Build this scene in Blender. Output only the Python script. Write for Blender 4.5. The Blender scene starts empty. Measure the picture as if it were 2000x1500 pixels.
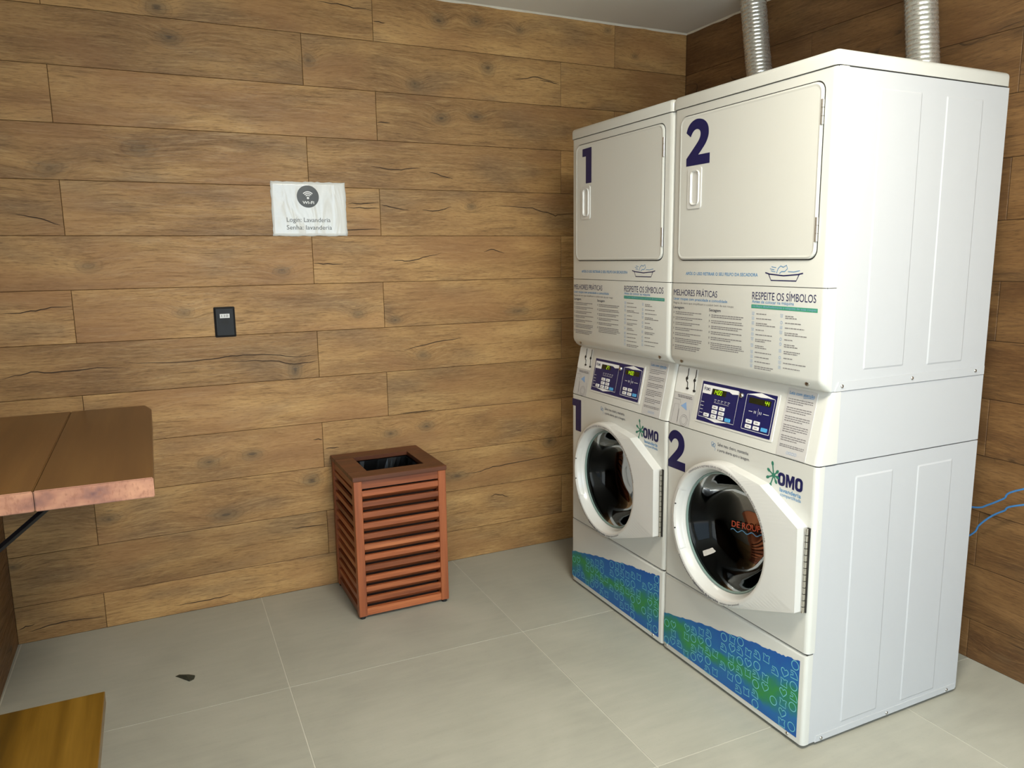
import bpy, bmesh, math, random
from mathutils import Vector, Matrix
random.seed(7)
S = bpy.context.scene
COL = S.collection

# ------------------------------------------------------------------ camera
CAM_C = Vector((0.2565693491278651, -3.3138164703246615, 1.4605909491207458))
def _rod(r):
    th = r.length; k = r / th
    K = Matrix(((0, -k.z, k.y), (k.z, 0, -k.x), (-k.y, k.x, 0)))
    return Matrix.Identity(3) + math.sin(th) * K + (1 - math.cos(th)) * (K @ K)
_R = _rod(Vector((0.1592264902027903, -0.44485392237446303, -0.049416337336434274))) @ Matrix(((1, 0, 0), (0, 0, -1), (0, 1, 0)))
FPX = 1481.4281504986643
CX, CY, CZ = _R[0], _R[1], _R[2]          # right, down, forward
cam = bpy.data.cameras.new('camera'); cam_o = bpy.data.objects.new('camera', cam); COL.objects.link(cam_o)
cam.sensor_width = 36; cam.lens = 36 * FPX / 2000; cam.clip_start = 0.05
m = Matrix((( CX[0], -CY[0], -CZ[0]), (CX[1], -CY[1], -CZ[1]), (CX[2], -CY[2], -CZ[2]))).to_4x4()
m.translation = CAM_C
cam_o.matrix_world = m
S.camera = cam_o
def ray(px, py):
    return _R.transposed() @ Vector(((px - 1000) / FPX, (py - 750) / FPX, 1))
def on_back(px, py):                      # a spot of the back wall (y = 0)
    d = ray(px, py); p = CAM_C + d * (-CAM_C.y / d.y); return (p.x, p.z)
def on_right(px, py, X=2.85):
    d = ray(px, py); p = CAM_C + d * ((X - CAM_C.x) / d.x); return (p.y, p.z)
def on_floor(px, py, Z=0):
    d = ray(px, py); p = CAM_C + d * ((Z - CAM_C.z) / d.z); return (p.x, p.y)

# ------------------------------------------------------------------ world, light, exposure
w = bpy.data.worlds.new('sky'); S.world = w; w.use_nodes = True
bg = w.node_tree.nodes['Background']
bg.inputs['Color'].default_value = (0.70, 0.86, 1.0, 1); bg.inputs['Strength'].default_value = 2.2
def area(name, loc, rot, sx, sy, power, color, spread=180):
    l = bpy.data.lights.new(name, 'AREA'); l.shape = 'RECTANGLE'; l.size = sx; l.size_y = sy
    l.energy = power; l.color = color; l.spread = math.radians(spread)
    o = bpy.data.objects.new(name, l); COL.objects.link(o); o.location = loc; o.rotation_euler = rot
    return o
# daylight coming in through the wide doorway behind the camera
area('doorway_daylight', (1.05, -4.74, 1.35), (math.radians(90), 0, 0), 1.7, 2.3, 24, (0.55, 0.78, 1.0))
# added fill for the machine fronts, through a made-up gap in the left wall
area('left_fill', (-0.42, -3.95, 1.25), (math.radians(90), 0, math.radians(-90)), 1.15, 2.2, 32, (0.95, 1.0, 0.93))
S.cycles.max_bounces = 4; S.cycles.diffuse_bounces = 3; S.cycles.glossy_bounces = 2; S.cycles.transmission_bounces = 2; S.cycles.transparent_max_bounces = 6
sun = bpy.data.lights.new('sun', 'SUN'); sun.energy = 12.0; sun.angle = 0.01; sun.color = (1.0, 0.96, 0.9)
sun_o = bpy.data.objects.new('sun', sun); COL.objects.link(sun_o); sun_o.rotation_euler = (math.radians(-14), math.radians(8), 0)   # falls on the ground outside only
# the room's ceiling lamp, above the frame (its fixture is built further down)
LAMP = (1.20, -2.66, 2.53)
area('ceiling_lamp_light', (LAMP[0], LAMP[1], LAMP[2] - 0.012), (0, 0, 0), 0.55, 0.55, 56, (1.0, 0.935, 0.78))
S.view_settings.view_transform = 'Standard'; S.view_settings.look = 'None'
S.view_settings.exposure = 0.10; S.view_settings.gamma = 1.0; S.view_settings.use_curve_mapping = False

# ------------------------------------------------------------------ helpers
def tag(o, label=None, cat=None, group=None, kind=None):
    if label: o['label'] = label
    if cat: o['category'] = cat
    if group: o['group'] = group
    if kind: o['kind'] = kind
    return o
def empty(name, loc, label, cat):
    o = bpy.data.objects.new(name, None); COL.objects.link(o); o.location = loc; o.empty_display_size = 0.1
    return tag(o, label, cat)
def link(name, me, mat, parent=None, loc=None, smooth=False):
    o = bpy.data.objects.new(name, me); COL.objects.link(o)
    if mat is not None and len(me.materials) == 0: me.materials.append(mat)
    if parent is not None: o.parent = parent
    if loc is not None: o.location = loc
    if smooth:
        for p in me.polygons: p.use_smooth = True
    return o
class MB:
    def __init__(s): s.v = []; s.f = []
    def add(s, vs, fs):
        n = len(s.v); s.v += [tuple(p) for p in vs]; s.f += [tuple(i + n for i in f) for f in fs]; return s
    def box(s, a, b, c, d, e, f):
        V = [(x, y, z) for x in (a, b) for y in (c, d) for z in (e, f)]
        return s.add(V, [(0, 1, 3, 2), (4, 6, 7, 5), (0, 4, 5, 1), (2, 3, 7, 6), (0, 2, 6, 4), (1, 5, 7, 3)])
    def rbox(s, a, b, c, d, e, f, r, seg=3, pick=None):
        bm = bmesh.new(); bmesh.ops.create_cube(bm, size=1)
        for v in bm.verts:
            v.co = Vector((a if v.co.x < 0 else b, c if v.co.y < 0 else d, e if v.co.z < 0 else f))
        ed = [x for x in bm.edges if pick is None or pick((x.verts[0].co + x.verts[1].co) / 2, (x.verts[1].co - x.verts[0].co))]
        bmesh.ops.bevel(bm, geom=ed, offset=r, segments=seg, affect='EDGES', profile=0.5)
        bm.verts.index_update()
        s.add([v.co[:] for v in bm.verts], [[v.index for v in g.verts] for g in bm.faces]); bm.free(); return s
    def flat(s, poly, mp, d=0.0):
        return s.add([mp(u, v, d) for u, v in poly], [tuple(range(len(poly)))])
    def prism(s, poly, mp, d0, d1, cap0=True, cap1=True):
        n = len(poly); V = [mp(u, v, d0) for u, v in poly] + [mp(u, v, d1) for u, v in poly]
        F = [(i, (i + 1) % n, n + (i + 1) % n, n + i) for i in range(n)]
        if cap0: F.append(tuple(reversed(range(n))))
        if cap1: F.append(tuple(range(n, 2 * n)))
        return s.add(V, F)
    def ring(s, outer, inner, mp, d):
        n = len(outer); V = [mp(u, v, d) for u, v in outer] + [mp(u, v, d) for u, v in inner]
        return s.add(V, [(i, (i + 1) % n, n + (i + 1) % n, n + i) for i in range(n)])
    def lathe(s, prof, mp, uc, vc, n=64, close=False, a0=0, a1=2 * math.pi):
        full = abs(a1 - a0 - 2 * math.pi) < 1e-6; k = n if full else n + 1
        V = []
        for r, d in prof:
            for i in range(k):
                t = a0 + (a1 - a0) * i / n; V.append(mp(uc + r * math.cos(t), vc + r * math.sin(t), d))
        F = []
        for j in range(len(prof) - 1):
            for i in range(n):
                i2 = (i + 1) % k; F.append((j * k + i, j * k + i2, (j + 1) * k + i2, (j + 1) * k + i))
        return s.add(V, F)
    def stroke(s, pts, wid, mp, d=0.0, closed=False, taper=False):
        n = len(pts); L = []; Rr = []
        for i, p in enumerate(pts):
            a = pts[(i - 1) % n] if (closed or i > 0) else p; b = pts[(i + 1) % n] if (closed or i < n - 1) else p
            t = Vector((b[0] - a[0], b[1] - a[1])); t = t.normalized() if t.length > 1e-9 else Vector((1, 0))
            h = wid / 2
            if taper: h *= max(0.12, math.sin(math.pi * (i + 0.25) / (n - 0.5)) ** 0.6)
            L.append((p[0] - t.y * h, p[1] + t.x * h)); Rr.append((p[0] + t.y * h, p[1] - t.x * h))
        V = [mp(*p, d) for p in L] + [mp(*p, d) for p in Rr]
        return s.add(V, [(i, (i + 1) % n, n + (i + 1) % n, n + i) for i in range(n if closed else n - 1)])
    def tube(s, pts, r, n=10):
        pts = [Vector(p) for p in pts]; rr = r if isinstance(r, (list, tuple)) else [r] * len(pts)
        up = Vector((0, 0, 1)); V = []
        for i, p in enumerate(pts):
            t = (pts[min(i + 1, len(pts) - 1)] - pts[max(i - 1, 0)]).normalized()
            ref = up if abs(t.dot(up)) < 0.95 else Vector((1, 0, 0))
            a = t.cross(ref).normalized(); b = t.cross(a)
            for k in range(n):
                q = 2 * math.pi * k / n; V.append(p + rr[i] * (a * math.cos(q) + b * math.sin(q)))
        F = [(j * n + k, j * n + (k + 1) % n, (j + 1) * n + (k + 1) % n, (j + 1) * n + k) for j in range(len(pts) - 1) for k in range(n)]
        F += [tuple(range(n)), tuple(range((len(pts) - 1) * n, len(pts) * n))]
        return s.add(V, F)
    def mesh(s, name):
        me = bpy.data.meshes.new(name); me.from_pydata(s.v, [], s.f); me.validate(); me.update()
        bm = bmesh.new(); bm.from_mesh(me); bmesh.ops.recalc_face_normals(bm, faces=bm.faces); bm.to_mesh(me); bm.free()
        return me
    def raw(s, name):
        me = bpy.data.meshes.new(name); me.from_pydata(s.v, [], s.f); me.validate(); me.update(); return me
    def build(s, name, mat, parent=None, loc=None, smooth=False, raw=False):
        o = link(name, s.raw(name) if raw else s.mesh(name), mat, parent, loc)
        if smooth: auto_smooth(o.data)
        return o
def auto_smooth(me, ang=40):
    me.polygons.foreach_set('use_smooth', [True] * len(me.polygons))
    me.set_sharp_from_angle(angle=math.radians(ang))
def rrect(u0, u1, v0, v1, r, n=5):
    P = []
    for cx, cy, a in ((u1 - r, v1 - r, 0), (u0 + r, v1 - r, 90), (u0 + r, v0 + r, 180), (u1 - r, v0 + r, 270)):
        for i in range(n + 1):
            t = math.radians(a + 90 * i / n); P.append((cx + r * math.cos(t), cy + r * math.sin(t)))
    return P
def circle(u, v, r, n=20, sx=1.0, sy=1.0):
    return [(u + r * sx * math.cos(2 * math.pi * i / n), v + r * sy * math.sin(2 * math.pi * i / n)) for i in range(n)]
_tc = {}
def text2d(body, offset=0.0):
    k = (body, offset)
    if k not in _tc:
        cu = bpy.data.curves.new('t', 'FONT'); cu.body = body; cu.size = 1; cu.offset = offset; cu.resolution_u = 3
        o = bpy.data.objects.new('t', cu); COL.objects.link(o)
        dg = bpy.context.evaluated_depsgraph_get()
        me = bpy.data.meshes.new_from_object(o.evaluated_get(dg))
        _tc[k] = ([(v.co.x, v.co.y) for v in me.vertices], [tuple(p.vertices) for p in me.polygons])
        bpy.data.objects.remove(o); bpy.data.curves.remove(cu); bpy.data.meshes.remove(me)
    return _tc[k]
def fit_text(mb, body, u0, u1, v0, v1, mp, d, offset=0.0):
    V, F = text2d(body, offset)
    x0 = min(p[0] for p in V); x1 = max(p[0] for p in V); y0 = min(p[1] for p in V); y1 = max(p[1] for p in V)
    mb.add([mp(u0 + (x - x0) / (x1 - x0) * (u1 - u0), v0 + (y - y0) / (y1 - y0) * (v1 - v0), d) for x, y in V], F)
def arc_text(mb, body, uc, vc, r, a0, a1, h, mp, d, offset=0.0, inside=False):
    # text bent along a circle from angle a0 to a1 (degrees); inside: letters stand with heads towards the centre
    V, F = text2d(body, offset)
    x0 = min(p[0] for p in V); x1 = max(p[0] for p in V)
    out = []
    for x, y in V:
        t = math.radians(a0 + (a1 - a0) * (x - x0) / (x1 - x0)); rr = r - y * h if inside else r + y * h
        out.append(mp(uc + rr * math.cos(t), vc + rr * math.sin(t), d))
    mb.add(out, F)

# ------------------------------------------------------------------ materials
def srgb(r, g, b):
    f = lambda c: (c / 255 / 12.92) if c <= 10 else ((c / 255 + 0.055) / 1.055) ** 2.4
    return (f(r), f(g), f(b), 1)
class NT:
    def __init__(s, name):
        s.m = bpy.data.materials.new(name); s.m.use_nodes = True; s.t = s.m.node_tree; s.n = s.t.nodes
        s.b = s.n['Principled BSDF']
    def link(s, a, b): s.t.links.new(a, b)
    def node(s, typ, ins=None, **kw):
        n = s.n.new(typ)
        for k, v in kw.items(): setattr(n, k, v)
        for k, v in (ins or {}).items():
            if hasattr(v, 'is_linked') or isinstance(v, bpy.types.NodeSocket): s.link(v, n.inputs[k])
            else: n.inputs[k].default_value = v
        return n
    def math(s, op, a, b=None, c=None, clamp=False):
        n = s.n.new('ShaderNodeMath'); n.operation = op; n.use_clamp = clamp
        for i, v in enumerate((a, b, c)):
            if v is None: continue
            if isinstance(v, bpy.types.NodeSocket): s.link(v, n.inputs[i])
            else: n.inputs[i].default_value = v
        return n.outputs[0]
    def vmath(s, op, a, b=None):
        n = s.n.new('ShaderNodeVectorMath'); n.operation = op
        for i, v in enumerate((a, b)):
            if v is None: continue
            if isinstance(v, bpy.types.NodeSocket): s.link(v, n.inputs[i])
            else: n.inputs[i].default_value = v
        return n.outputs['Value' if op in ('LENGTH', 'DISTANCE', 'DOT_PRODUCT') else 0]
    def noise(s, vec, scale=1, detail=4, rough=0.5, dist=0.0):
        return s.node('ShaderNodeTexNoise', {'Vector': vec, 'Scale': scale, 'Detail': detail, 'Roughness': rough, 'Distortion': dist}).outputs['Fac']
    def ramp(s, fac, stops, interp='LINEAR'):
        n = s.n.new('ShaderNodeValToRGB'); n.color_ramp.interpolation = interp
        e = n.color_ramp.elements
        while len(e) < len(stops): e.new(0.5)
        for i, (p, c) in enumerate(stops): e[i].position = p; e[i].color = c
        s.link(fac, n.inputs[0]); return n.outputs[0]
    def mix(s, fac, a, b, mode='MIX'):
        n = s.n.new('ShaderNodeMix'); n.data_type = 'RGBA'; n.blend_type = mode
        for k, v in ((0, fac), (6, a), (7, b)):
            if isinstance(v, bpy.types.NodeSocket): s.link(v, n.inputs[k])
            else: n.inputs[k].default_value = v
        return n.outputs[2]
    def rng(s, x, a, b, c=0.0, d=1.0, smooth=True):
        n = s.n.new('ShaderNodeMapRange'); n.interpolation_type = 'SMOOTHSTEP' if smooth else 'LINEAR'
        s.link(x, n.inputs[0])
        for i, v in enumerate((a, b, c, d)): n.inputs[i + 1].default_value = v
        return n.outputs[0]
    def bump(s, h, strength, dist=0.01):
        n = s.node('ShaderNodeBump', {'Height': h, 'Strength': strength, 'Distance': dist}); s.link(n.outputs[0], s.b.inputs['Normal'])
    def set(s, **kw):
        for k, v in kw.items():
            k = k.replace('_', ' ')
            if isinstance(v, bpy.types.NodeSocket): s.link(v, s.b.inputs[k])
            else: s.b.inputs[k].default_value = v
        return s.m
def plain(name, col, rough=0.5, metal=0.0, var=0.0, scale=30, bump=0.0, spec=0.5, coat=0.0):
    t = NT(name)
    g = t.node('ShaderNodeTexCoord').outputs['Object']
    nz = t.noise(g, scale, 1)
    c = t.mix(t.math('MULTIPLY', nz, 1.0), tuple(x * (1 - var) for x in col[:3]) + (1,), tuple(min(1, x * (1 + var)) for x in col[:3]) + (1,))
    t.set(Base_Color=c, Roughness=rough, Metallic=metal, Specular_IOR_Level=spec)
    if coat: t.set(Coat_Weight=coat, Coat_Roughness=0.08)
    if bump: t.bump(nz, bump, 0.002)
    return t.m

# knots of the wood pattern on the back wall: pixel of the photo, half width, half height (m), strength
KNOTS = [(305, 15, .05, .035, 1), (330, 73, .055, .035, .8), (270, 292, .09, .05, .25), (95, 330, .08, .05, .25), (857, 40, .045, .03, 1),
         (810, 165, .045, .03, .9), (602, 117, .04, .04, .5), (862, 231, .05, .032, .9), (930, 42, .05, .032, .8), (953, 134, .045, .04, .7),
         (930, 228, .05, .03, .7), (1187, 60, .03, .02, .7), (172, 521, .07, .035, .3), (360, 612, .05, .03, .35), (551, 529, .05, .028, .6),
         (700, 614, .045, .028, .5), (772, 625, .04, .022, .9), (826, 693, .045, .03, .6), (921, 404, .035, .02, .7), (1012, 607, .09, .03, .6),
         (828, 694, .05, .03, .5), (493, 887, .05, .028, 1), (408, 903, .055, .03, .9), (442, 1005, .08, .04, .8), (577, 724, .035, .045, .9),
         (763, 847, .045, .025, .9), (833, 832, .05, .03, .8), (609, 938, .05, .035, .9), (213, 1013, .06, .035, .6), (24, 1108, .04, .02, .7),
         (1073, 862, .05, .04, .9), (892, 930, .09, .03, .7), (480, 1175, .05, .02, .4), (1240, 110, .03, .02, .5), (1015, 58, .03, .02, .6)]
def wood_tile(name, knots, PAL):
    t = NT(name)
    co = t.node('ShaderNodeTexCoord').outputs['Object']; rnd = t.node('ShaderNodeObjectInfo').outputs['Random']
    sep = t.node('ShaderNodeSeparateXYZ', {0: co}); u, v = sep.outputs[0], sep.outputs[2]
    off = t.math('MULTIPLY', rnd, 37.0)
    uo = t.math('ADD', u, off)
    # distance to the nearest knot, in units of the knot's own size
    if knots:
        pos = t.node('ShaderNodeNewGeometry').outputs['Position']; D = None
        for px, py, sx, sz, st in knots:
            x, z = on_back(px, py)
            d = t.vmath('LENGTH', t.vmath('MULTIPLY', t.vmath('SUBTRACT', pos, (x, 0, z)), (1 / sx, 0, 1 / sz)))
            if st < 1: d = t.math('ADD', d, (1 - st) * 0.45)
            D = d if D is None else t.math('MINIMUM', D, d)
    else:
        vec = t.node('ShaderNodeCombineXYZ', {0: t.math('MULTIPLY', uo, 2.1), 1: t.math('MULTIPLY', v, 5.5), 2: off}).outputs[0]
        vo = t.node('ShaderNodeTexVoronoi', {'Vector': vec, 'Scale': 1.0, 'Randomness': 1.0})
        D = t.math('MULTIPLY', vo.outputs['Distance'], 7.5)
        D = t.math('ADD', D, t.math('MULTIPLY', t.math('GREATER_THAN', t.node('ShaderNodeSeparateColor', {0: vo.outputs['Color']}).outputs[0], 0.55), 3.0))
    bulge = t.math('POWER', 2.718, t.math('MULTIPLY', t.math('MULTIPLY', D, D), -0.35))
    base = t.node('ShaderNodeCombineXYZ', {0: t.math('MULTIPLY', uo, 2.2), 1: t.math('MULTIPLY', v, 6.0), 2: off}).outputs[0]
    warp = t.math('SUBTRACT', t.noise(base, 1.0, 2), 0.5)
    vv = t.math('ADD', t.math('ADD', v, t.math('MULTIPLY', warp, 0.045)), t.math('MULTIPLY', bulge, 0.03))
    def streak(su, sv, det=3, rough=0.55, z=0.0):
        q = t.node('ShaderNodeCombineXYZ', {0: t.math('MULTIPLY', uo, su), 1: t.math('MULTIPLY', vv, sv), 2: t.math('ADD', off, z)}).outputs[0]
        return t.noise(q, 1.0, det, rough)
    bands = streak(2.0, 9, 2, 0.55, 1.0)
    lines = streak(8.0, 125, 2, 0.65, 3.0)
    fine = streak(34, 400, 2, 0.65, 5.0)
    smoke = streak(3.0, 8.0, 1, 0.5, 9.0)
    col = t.ramp(bands, [(0.30, srgb(*PAL[0])), (0.45, srgb(*PAL[1])), (0.56, srgb(*PAL[2])), (0.72, srgb(*PAL[3]))])
    col = t.mix(t.rng(smoke, 0.50, 0.74, 0, 0.55), col, srgb(*PAL[4]))
    col = t.mix(t.rng(lines, 0.52, 0.76, 0, 0.50), col, srgb(*PAL[5]))
    col = t.mix(t.rng(lines, 0.46, 0.28, 0, 0.32), col, srgb(*PAL[6]))
    col = t.mix(t.rng(fine, 0.50, 0.72, 0, 0.50), col, srgb(*PAL[5]))
    col = t.mix(t.rng(fine, 0.46, 0.32, 0, 0.22), col, srgb(*PAL[6]))
    col = t.mix(t.rng(streak(2.4, 5.0, 1, 0.5, 13.0), 0.46, 0.70, 0, 0.45), col, srgb(*PAL[7]))
    # knots: smoky halo, faint rings, dark heart
    Dn = t.math('ADD', D, t.math('MULTIPLY', t.math('SUBTRACT', lines, 0.5), 1.0))
    col = t.mix(t.rng(Dn, 1.35, 0.30, 0, 0.52), col, srgb(98, 84, 62))
    ring = t.math('SINE', t.math('MULTIPLY', t.math('ADD', t.math('ADD', D, t.math('MULTIPLY', bands, 1.6)), t.math('MULTIPLY', lines, 0.35)), 15.0))
    col = t.mix(t.math('MULTIPLY', t.rng(ring, 0.45, 0.95), t.rng(D, 2.0, 0.5, 0, 0.24)), col, srgb(*PAL[5]))
    col = t.mix(t.rng(Dn, 0.36, 0.08, 0, 0.62), col, srgb(62, 53, 42))
    if not knots:
        cr = streak(2.6, 9, 1, 0.5, 40.0)
        line = t.rng(t.math('ABSOLUTE', t.math('SUBTRACT', cr, 0.5)), 0.010, 0.003)
        col = t.mix(t.math('MULTIPLY', line, t.rng(smoke, 0.56, 0.66, 0, 0.8)), col, srgb(48, 34, 22))
    # each board its own shade
    hsv = t.node('ShaderNodeHueSaturation', {'Color': col, 'Saturation': 1.0, 'Value': t.rng(rnd, 0, 1, 0.92, 1.14, False)})
    t.set(Base_Color=hsv.outputs[0], Roughness=t.rng(lines, 0.3, 0.7, 0.46, 0.60), Specular_IOR_Level=0.4)
    q = t.node('ShaderNodeCombineXYZ', {0: t.math('MULTIPLY', uo, 12.0), 1: t.math('MULTIPLY', v, 260.0), 2: off}).outputs[0]
    t.bump(t.noise(q, 1.0, 1, 0.5), 0.18, 0.002)
    return t.m
def stained(name, c0, c1, c2, axis='X', rough=0.35, coat=0.0, dens=1.0, spec=0.5, vr=(0.85, 1.15)):
    t = NT(name); co = t.node('ShaderNodeTexCoord').outputs['Object']; rnd = t.node('ShaderNodeObjectInfo').outputs['Random']
    sc = {'X': (3, 60, 60), 'Y': (60, 3, 60), 'Z': (60, 60, 3)}[axis]
    off = t.math('MULTIPLY', rnd, 23.0)
    q = t.vmath('ADD', t.vmath('MULTIPLY', co, tuple(x * dens for x in sc)), t.node('ShaderNodeCombineXYZ', {0: off, 1: off, 2: off}).outputs[0])
    a = t.noise(q, 1.0, 4, 0.6); b = t.noise(q, 0.22, 2, 0.5)
    col = t.ramp(t.math('ADD', t.math('MULTIPLY', a, 0.5), t.math('MULTIPLY', b, 0.5)), [(0.33, c0), (0.5, c1), (0.66, c2)])
    hsv = t.node('ShaderNodeHueSaturation', {'Color': col, 'Value': t.rng(rnd, 0, 1, vr[0], vr[1], False)})
    t.set(Base_Color=hsv.outputs[0], Roughness=rough, Specular_IOR_Level=spec)
    if coat: t.set(Coat_Weight=coat, Coat_Roughness=0.15)
    t.bump(a, 0.12, 0.002)
    return t.m
M = {}
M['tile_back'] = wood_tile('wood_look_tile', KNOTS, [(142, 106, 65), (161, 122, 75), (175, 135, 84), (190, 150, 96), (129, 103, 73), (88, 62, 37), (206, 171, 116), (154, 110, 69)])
M['tile_side_shaded'] = wood_tile('wood_look_tile_shaded', None, [(94, 65, 38), (110, 79, 47), (122, 89, 54), (136, 101, 63), (88, 67, 45), (62, 42, 24), (148, 113, 73), (104, 72, 43)])  # same tile as the back wall, side-wall shade darkened into the palette
M['grout'] = plain('brown_grout', srgb(82, 58, 34), 0.9, var=0.2)
M['crack'] = plain('dark_fissure', srgb(56, 38, 22), 0.8, var=0.3, scale=80)
M['floor_grout'] = plain('pale_grout', srgb(200, 198, 186), 0.9, var=0.1)
def floor_tile():
    t = NT('porcelain_floor'); co = t.node('ShaderNodeTexCoord').outputs['Object']; rnd = t.node('ShaderNodeObjectInfo').outputs['Random']
    q = t.vmath('ADD', co, t.node('ShaderNodeCombineXYZ', {0: t.math('MULTIPLY', rnd, 31.0), 1: t.math('MULTIPLY', rnd, 17.0)}).outputs[0])
    a = t.noise(q, 2.5, 4, 0.55, 0.6); b = t.noise(t.vmath('MULTIPLY', q, (6, 34, 1)), 1.0, 4, 0.6)
    c = t.noise(q, 120, 2)
    col = t.ramp(t.math('ADD', t.math('MULTIPLY', a, 0.6), t.math('MULTIPLY', b, 0.4)), [(0.3, srgb(156, 155, 144)), (0.5, srgb(168, 167, 155)), (0.7, srgb(178, 176, 164))])
    col = t.mix(t.rng(c, 0.6, 0.75, 0, 0.10), col, srgb(120, 116, 100))
    t.set(Base_Color=col, Roughness=t.rng(b, 0.3, 0.7, 0.42, 0.56), Specular_IOR_Level=0.4)
    t.bump(b, 0.10, 0.002); return t.m
M['floor'] = floor_tile()
M['ceiling'] = plain('ceiling_paint', srgb(236, 235, 228), 0.9, var=0.03, scale=4, bump=0.05)
M['caulk'] = plain('white_caulk', srgb(226, 220, 204), 0.7, var=0.08, scale=60, bump=0.3)
M['enamel'] = plain('white_enamel', srgb(206, 206, 200), 0.28, var=0.008, scale=3, coat=0.3)
M['enamel_side_dimmed'] = plain('white_enamel_side_dimmed', srgb(190, 192, 195), 0.42, var=0.008, scale=3)  # same paint as the fronts; the light difference is put into the colour
M['door_white'] = plain('white_door_moulding', srgb(210, 209, 205), 0.22, var=0.01, scale=5, coat=0.4)
M['seam'] = plain('dark_gap', srgb(40, 38, 34), 0.8, var=0.1)
M['steel'] = plain('steel', srgb(190, 188, 182), 0.28, 1.0, var=0.05)
M['hinge'] = plain('hinge_steel', srgb(206, 202, 196), 0.36, 0.8, var=0.15, scale=200)
M['piano'] = plain('polished_hinge_steel', srgb(196, 192, 184), 0.22, 1.0, var=0.2, scale=300)
M['navy'] = plain('navy_print', srgb(20, 22, 76), 0.4, var=0.04)
M['navy_panel'] = plain('navy_overlay', srgb(24, 28, 84), 0.3, var=0.05)
M['ink'] = plain('dark_ink', srgb(48, 46, 62), 0.6, var=0.1)
M['ink_grey'] = plain('grey_ink', srgb(118, 114, 116), 0.7, var=0.1)
M['ink_blue'] = plain('blue_ink', srgb(70, 132, 182), 0.6, var=0.08)
M['ink_pale'] = plain('pale_blue_ink', srgb(134, 164, 204), 0.6, var=0.08)
M['ink_green'] = plain('green_ink', srgb(62, 148, 118), 0.6, var=0.06)
M['ink_white'] = plain('white_ink', srgb(232, 232, 232), 0.5, var=0.03)
M['leaf_green'] = plain('logo_green', srgb(44, 116, 94), 0.5, var=0.15, scale=90)
M['sheet'] = plain('paper_sheet', srgb(192, 190, 188), 0.45, var=0.02)
M['pocket'] = plain('white_pocket', srgb(226, 226, 222), 0.4, var=0.02)
M['key'] = plain('white_key', srgb(226, 226, 226), 0.4, var=0.03)
M['key_blue'] = plain('blue_key', srgb(84, 166, 218), 0.4, var=0.04)
M['lcd'] = plain('dark_display', srgb(30, 34, 16), 0.15, var=0.1)
t = NT('lit_segments'); t.set(Base_Color=srgb(150, 190, 20), Emission_Color=srgb(178, 222, 30), Emission_Strength=0.75, Roughness=0.4); M['lit'] = t.m
M['black_rubber'] = plain('black_rubber', srgb(24, 24, 24), 0.6, var=0.1)
M['gasket'] = plain('grey_green_gasket', srgb(120, 140, 134), 0.3, var=0.1)
M['drum'] = plain('dark_drum_steel', srgb(26, 26, 28), 0.30, 0.0, var=0.3, scale=12)
M['black_metal'] = plain('black_painted_metal', srgb(18, 18, 24), 0.45, var=0.1)
M['black_plastic'] = plain('black_socket_plastic', srgb(34, 35, 38), 0.5, var=0.06, spec=0.3)
M['black_hole'] = plain('socket_hole', srgb(12, 12, 12), 0.6, var=0.1)
M['reflected_red'] = plain('sign_reflection_red', srgb(196, 78, 44), 0.5, var=0.05)
M['reflected_blue'] = plain('sign_reflection_blue', srgb(96, 150, 190), 0.5, var=0.05)
M['cable'] = plain('blue_cable', srgb(66, 122, 178), 0.45, var=0.06)
M['plastic_bag'] = plain('black_bin_liner', srgb(8, 8, 9), 0.24, var=0.2, scale=30, spec=0.3)
M['bin'] = stained('reddish_hardwood', srgb(118, 60, 34), srgb(158, 88, 52), srgb(200, 122, 76), 'X', 0.4, vr=(0.72, 1.18))
M['bin_v'] = stained('reddish_hardwood_upright', srgb(120, 62, 36), srgb(150, 82, 48), srgb(172, 98, 58), 'Z', 0.4)
M['bin_dark'] = plain('dark_bin_shade', srgb(52, 30, 20), 0.8, var=0.2)
M['bin_top'] = stained('dark_hardwood_top', srgb(74, 40, 22), srgb(92, 50, 28), srgb(110, 62, 34), 'X', 0.42)
M['table'] = stained('varnished_table_wood', srgb(100, 69, 36), srgb(114, 80, 43), srgb(128, 93, 51), 'Y', 0.38, 0.2, 0.35)
def end_grain():
    t = NT('raw_end_grain'); co = t.node('ShaderNodeTexCoord').outputs['Object']
    a = t.noise(t.vmath('MULTIPLY', co, (9, 9, 14)), 1.0, 3, 0.6); b = t.noise(t.vmath('MULTIPLY', co, (120, 120, 60)), 1.0, 2, 0.6); c = t.noise(t.vmath('MULTIPLY', co, (34, 34, 20)), 1.0, 2, 0.5)
    col = t.ramp(a, [(0.32, srgb(128, 92, 88)), (0.46, srgb(178, 126, 104)), (0.62, srgb(206, 152, 122))])
    col = t.mix(t.rng(b, 0.5, 0.7, 0, 0.35), col, srgb(140, 88, 66)); col = t.mix(t.rng(c, 0.66, 0.74, 0, 0.7), col, srgb(84, 54, 46))
    t.set(Base_Color=col, Roughness=0.6); t.bump(b, 0.2, 0.002); return t.m
M['end_grain'] = end_grain()
M['bench'] = stained('golden_bench_wood', srgb(70, 50, 14), srgb(108, 78, 22), srgb(138, 104, 38), 'Y', 0.35, 0.2, 0.4)
M['leaf'] = plain('dead_leaf', srgb(50, 50, 38), 0.7, var=0.4, scale=150)
def duct_mat():
    t = NT('aluminium_duct'); t.set(Base_Color=srgb(226, 225, 218), Metallic=0.8)
    nz = t.noise(t.node('ShaderNodeTexCoord').outputs['Object'], 60, 3); t.set(Roughness=t.rng(nz, 0.3, 0.7, 0.22, 0.30)); return t.m
M['duct'] = duct_mat()
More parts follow.
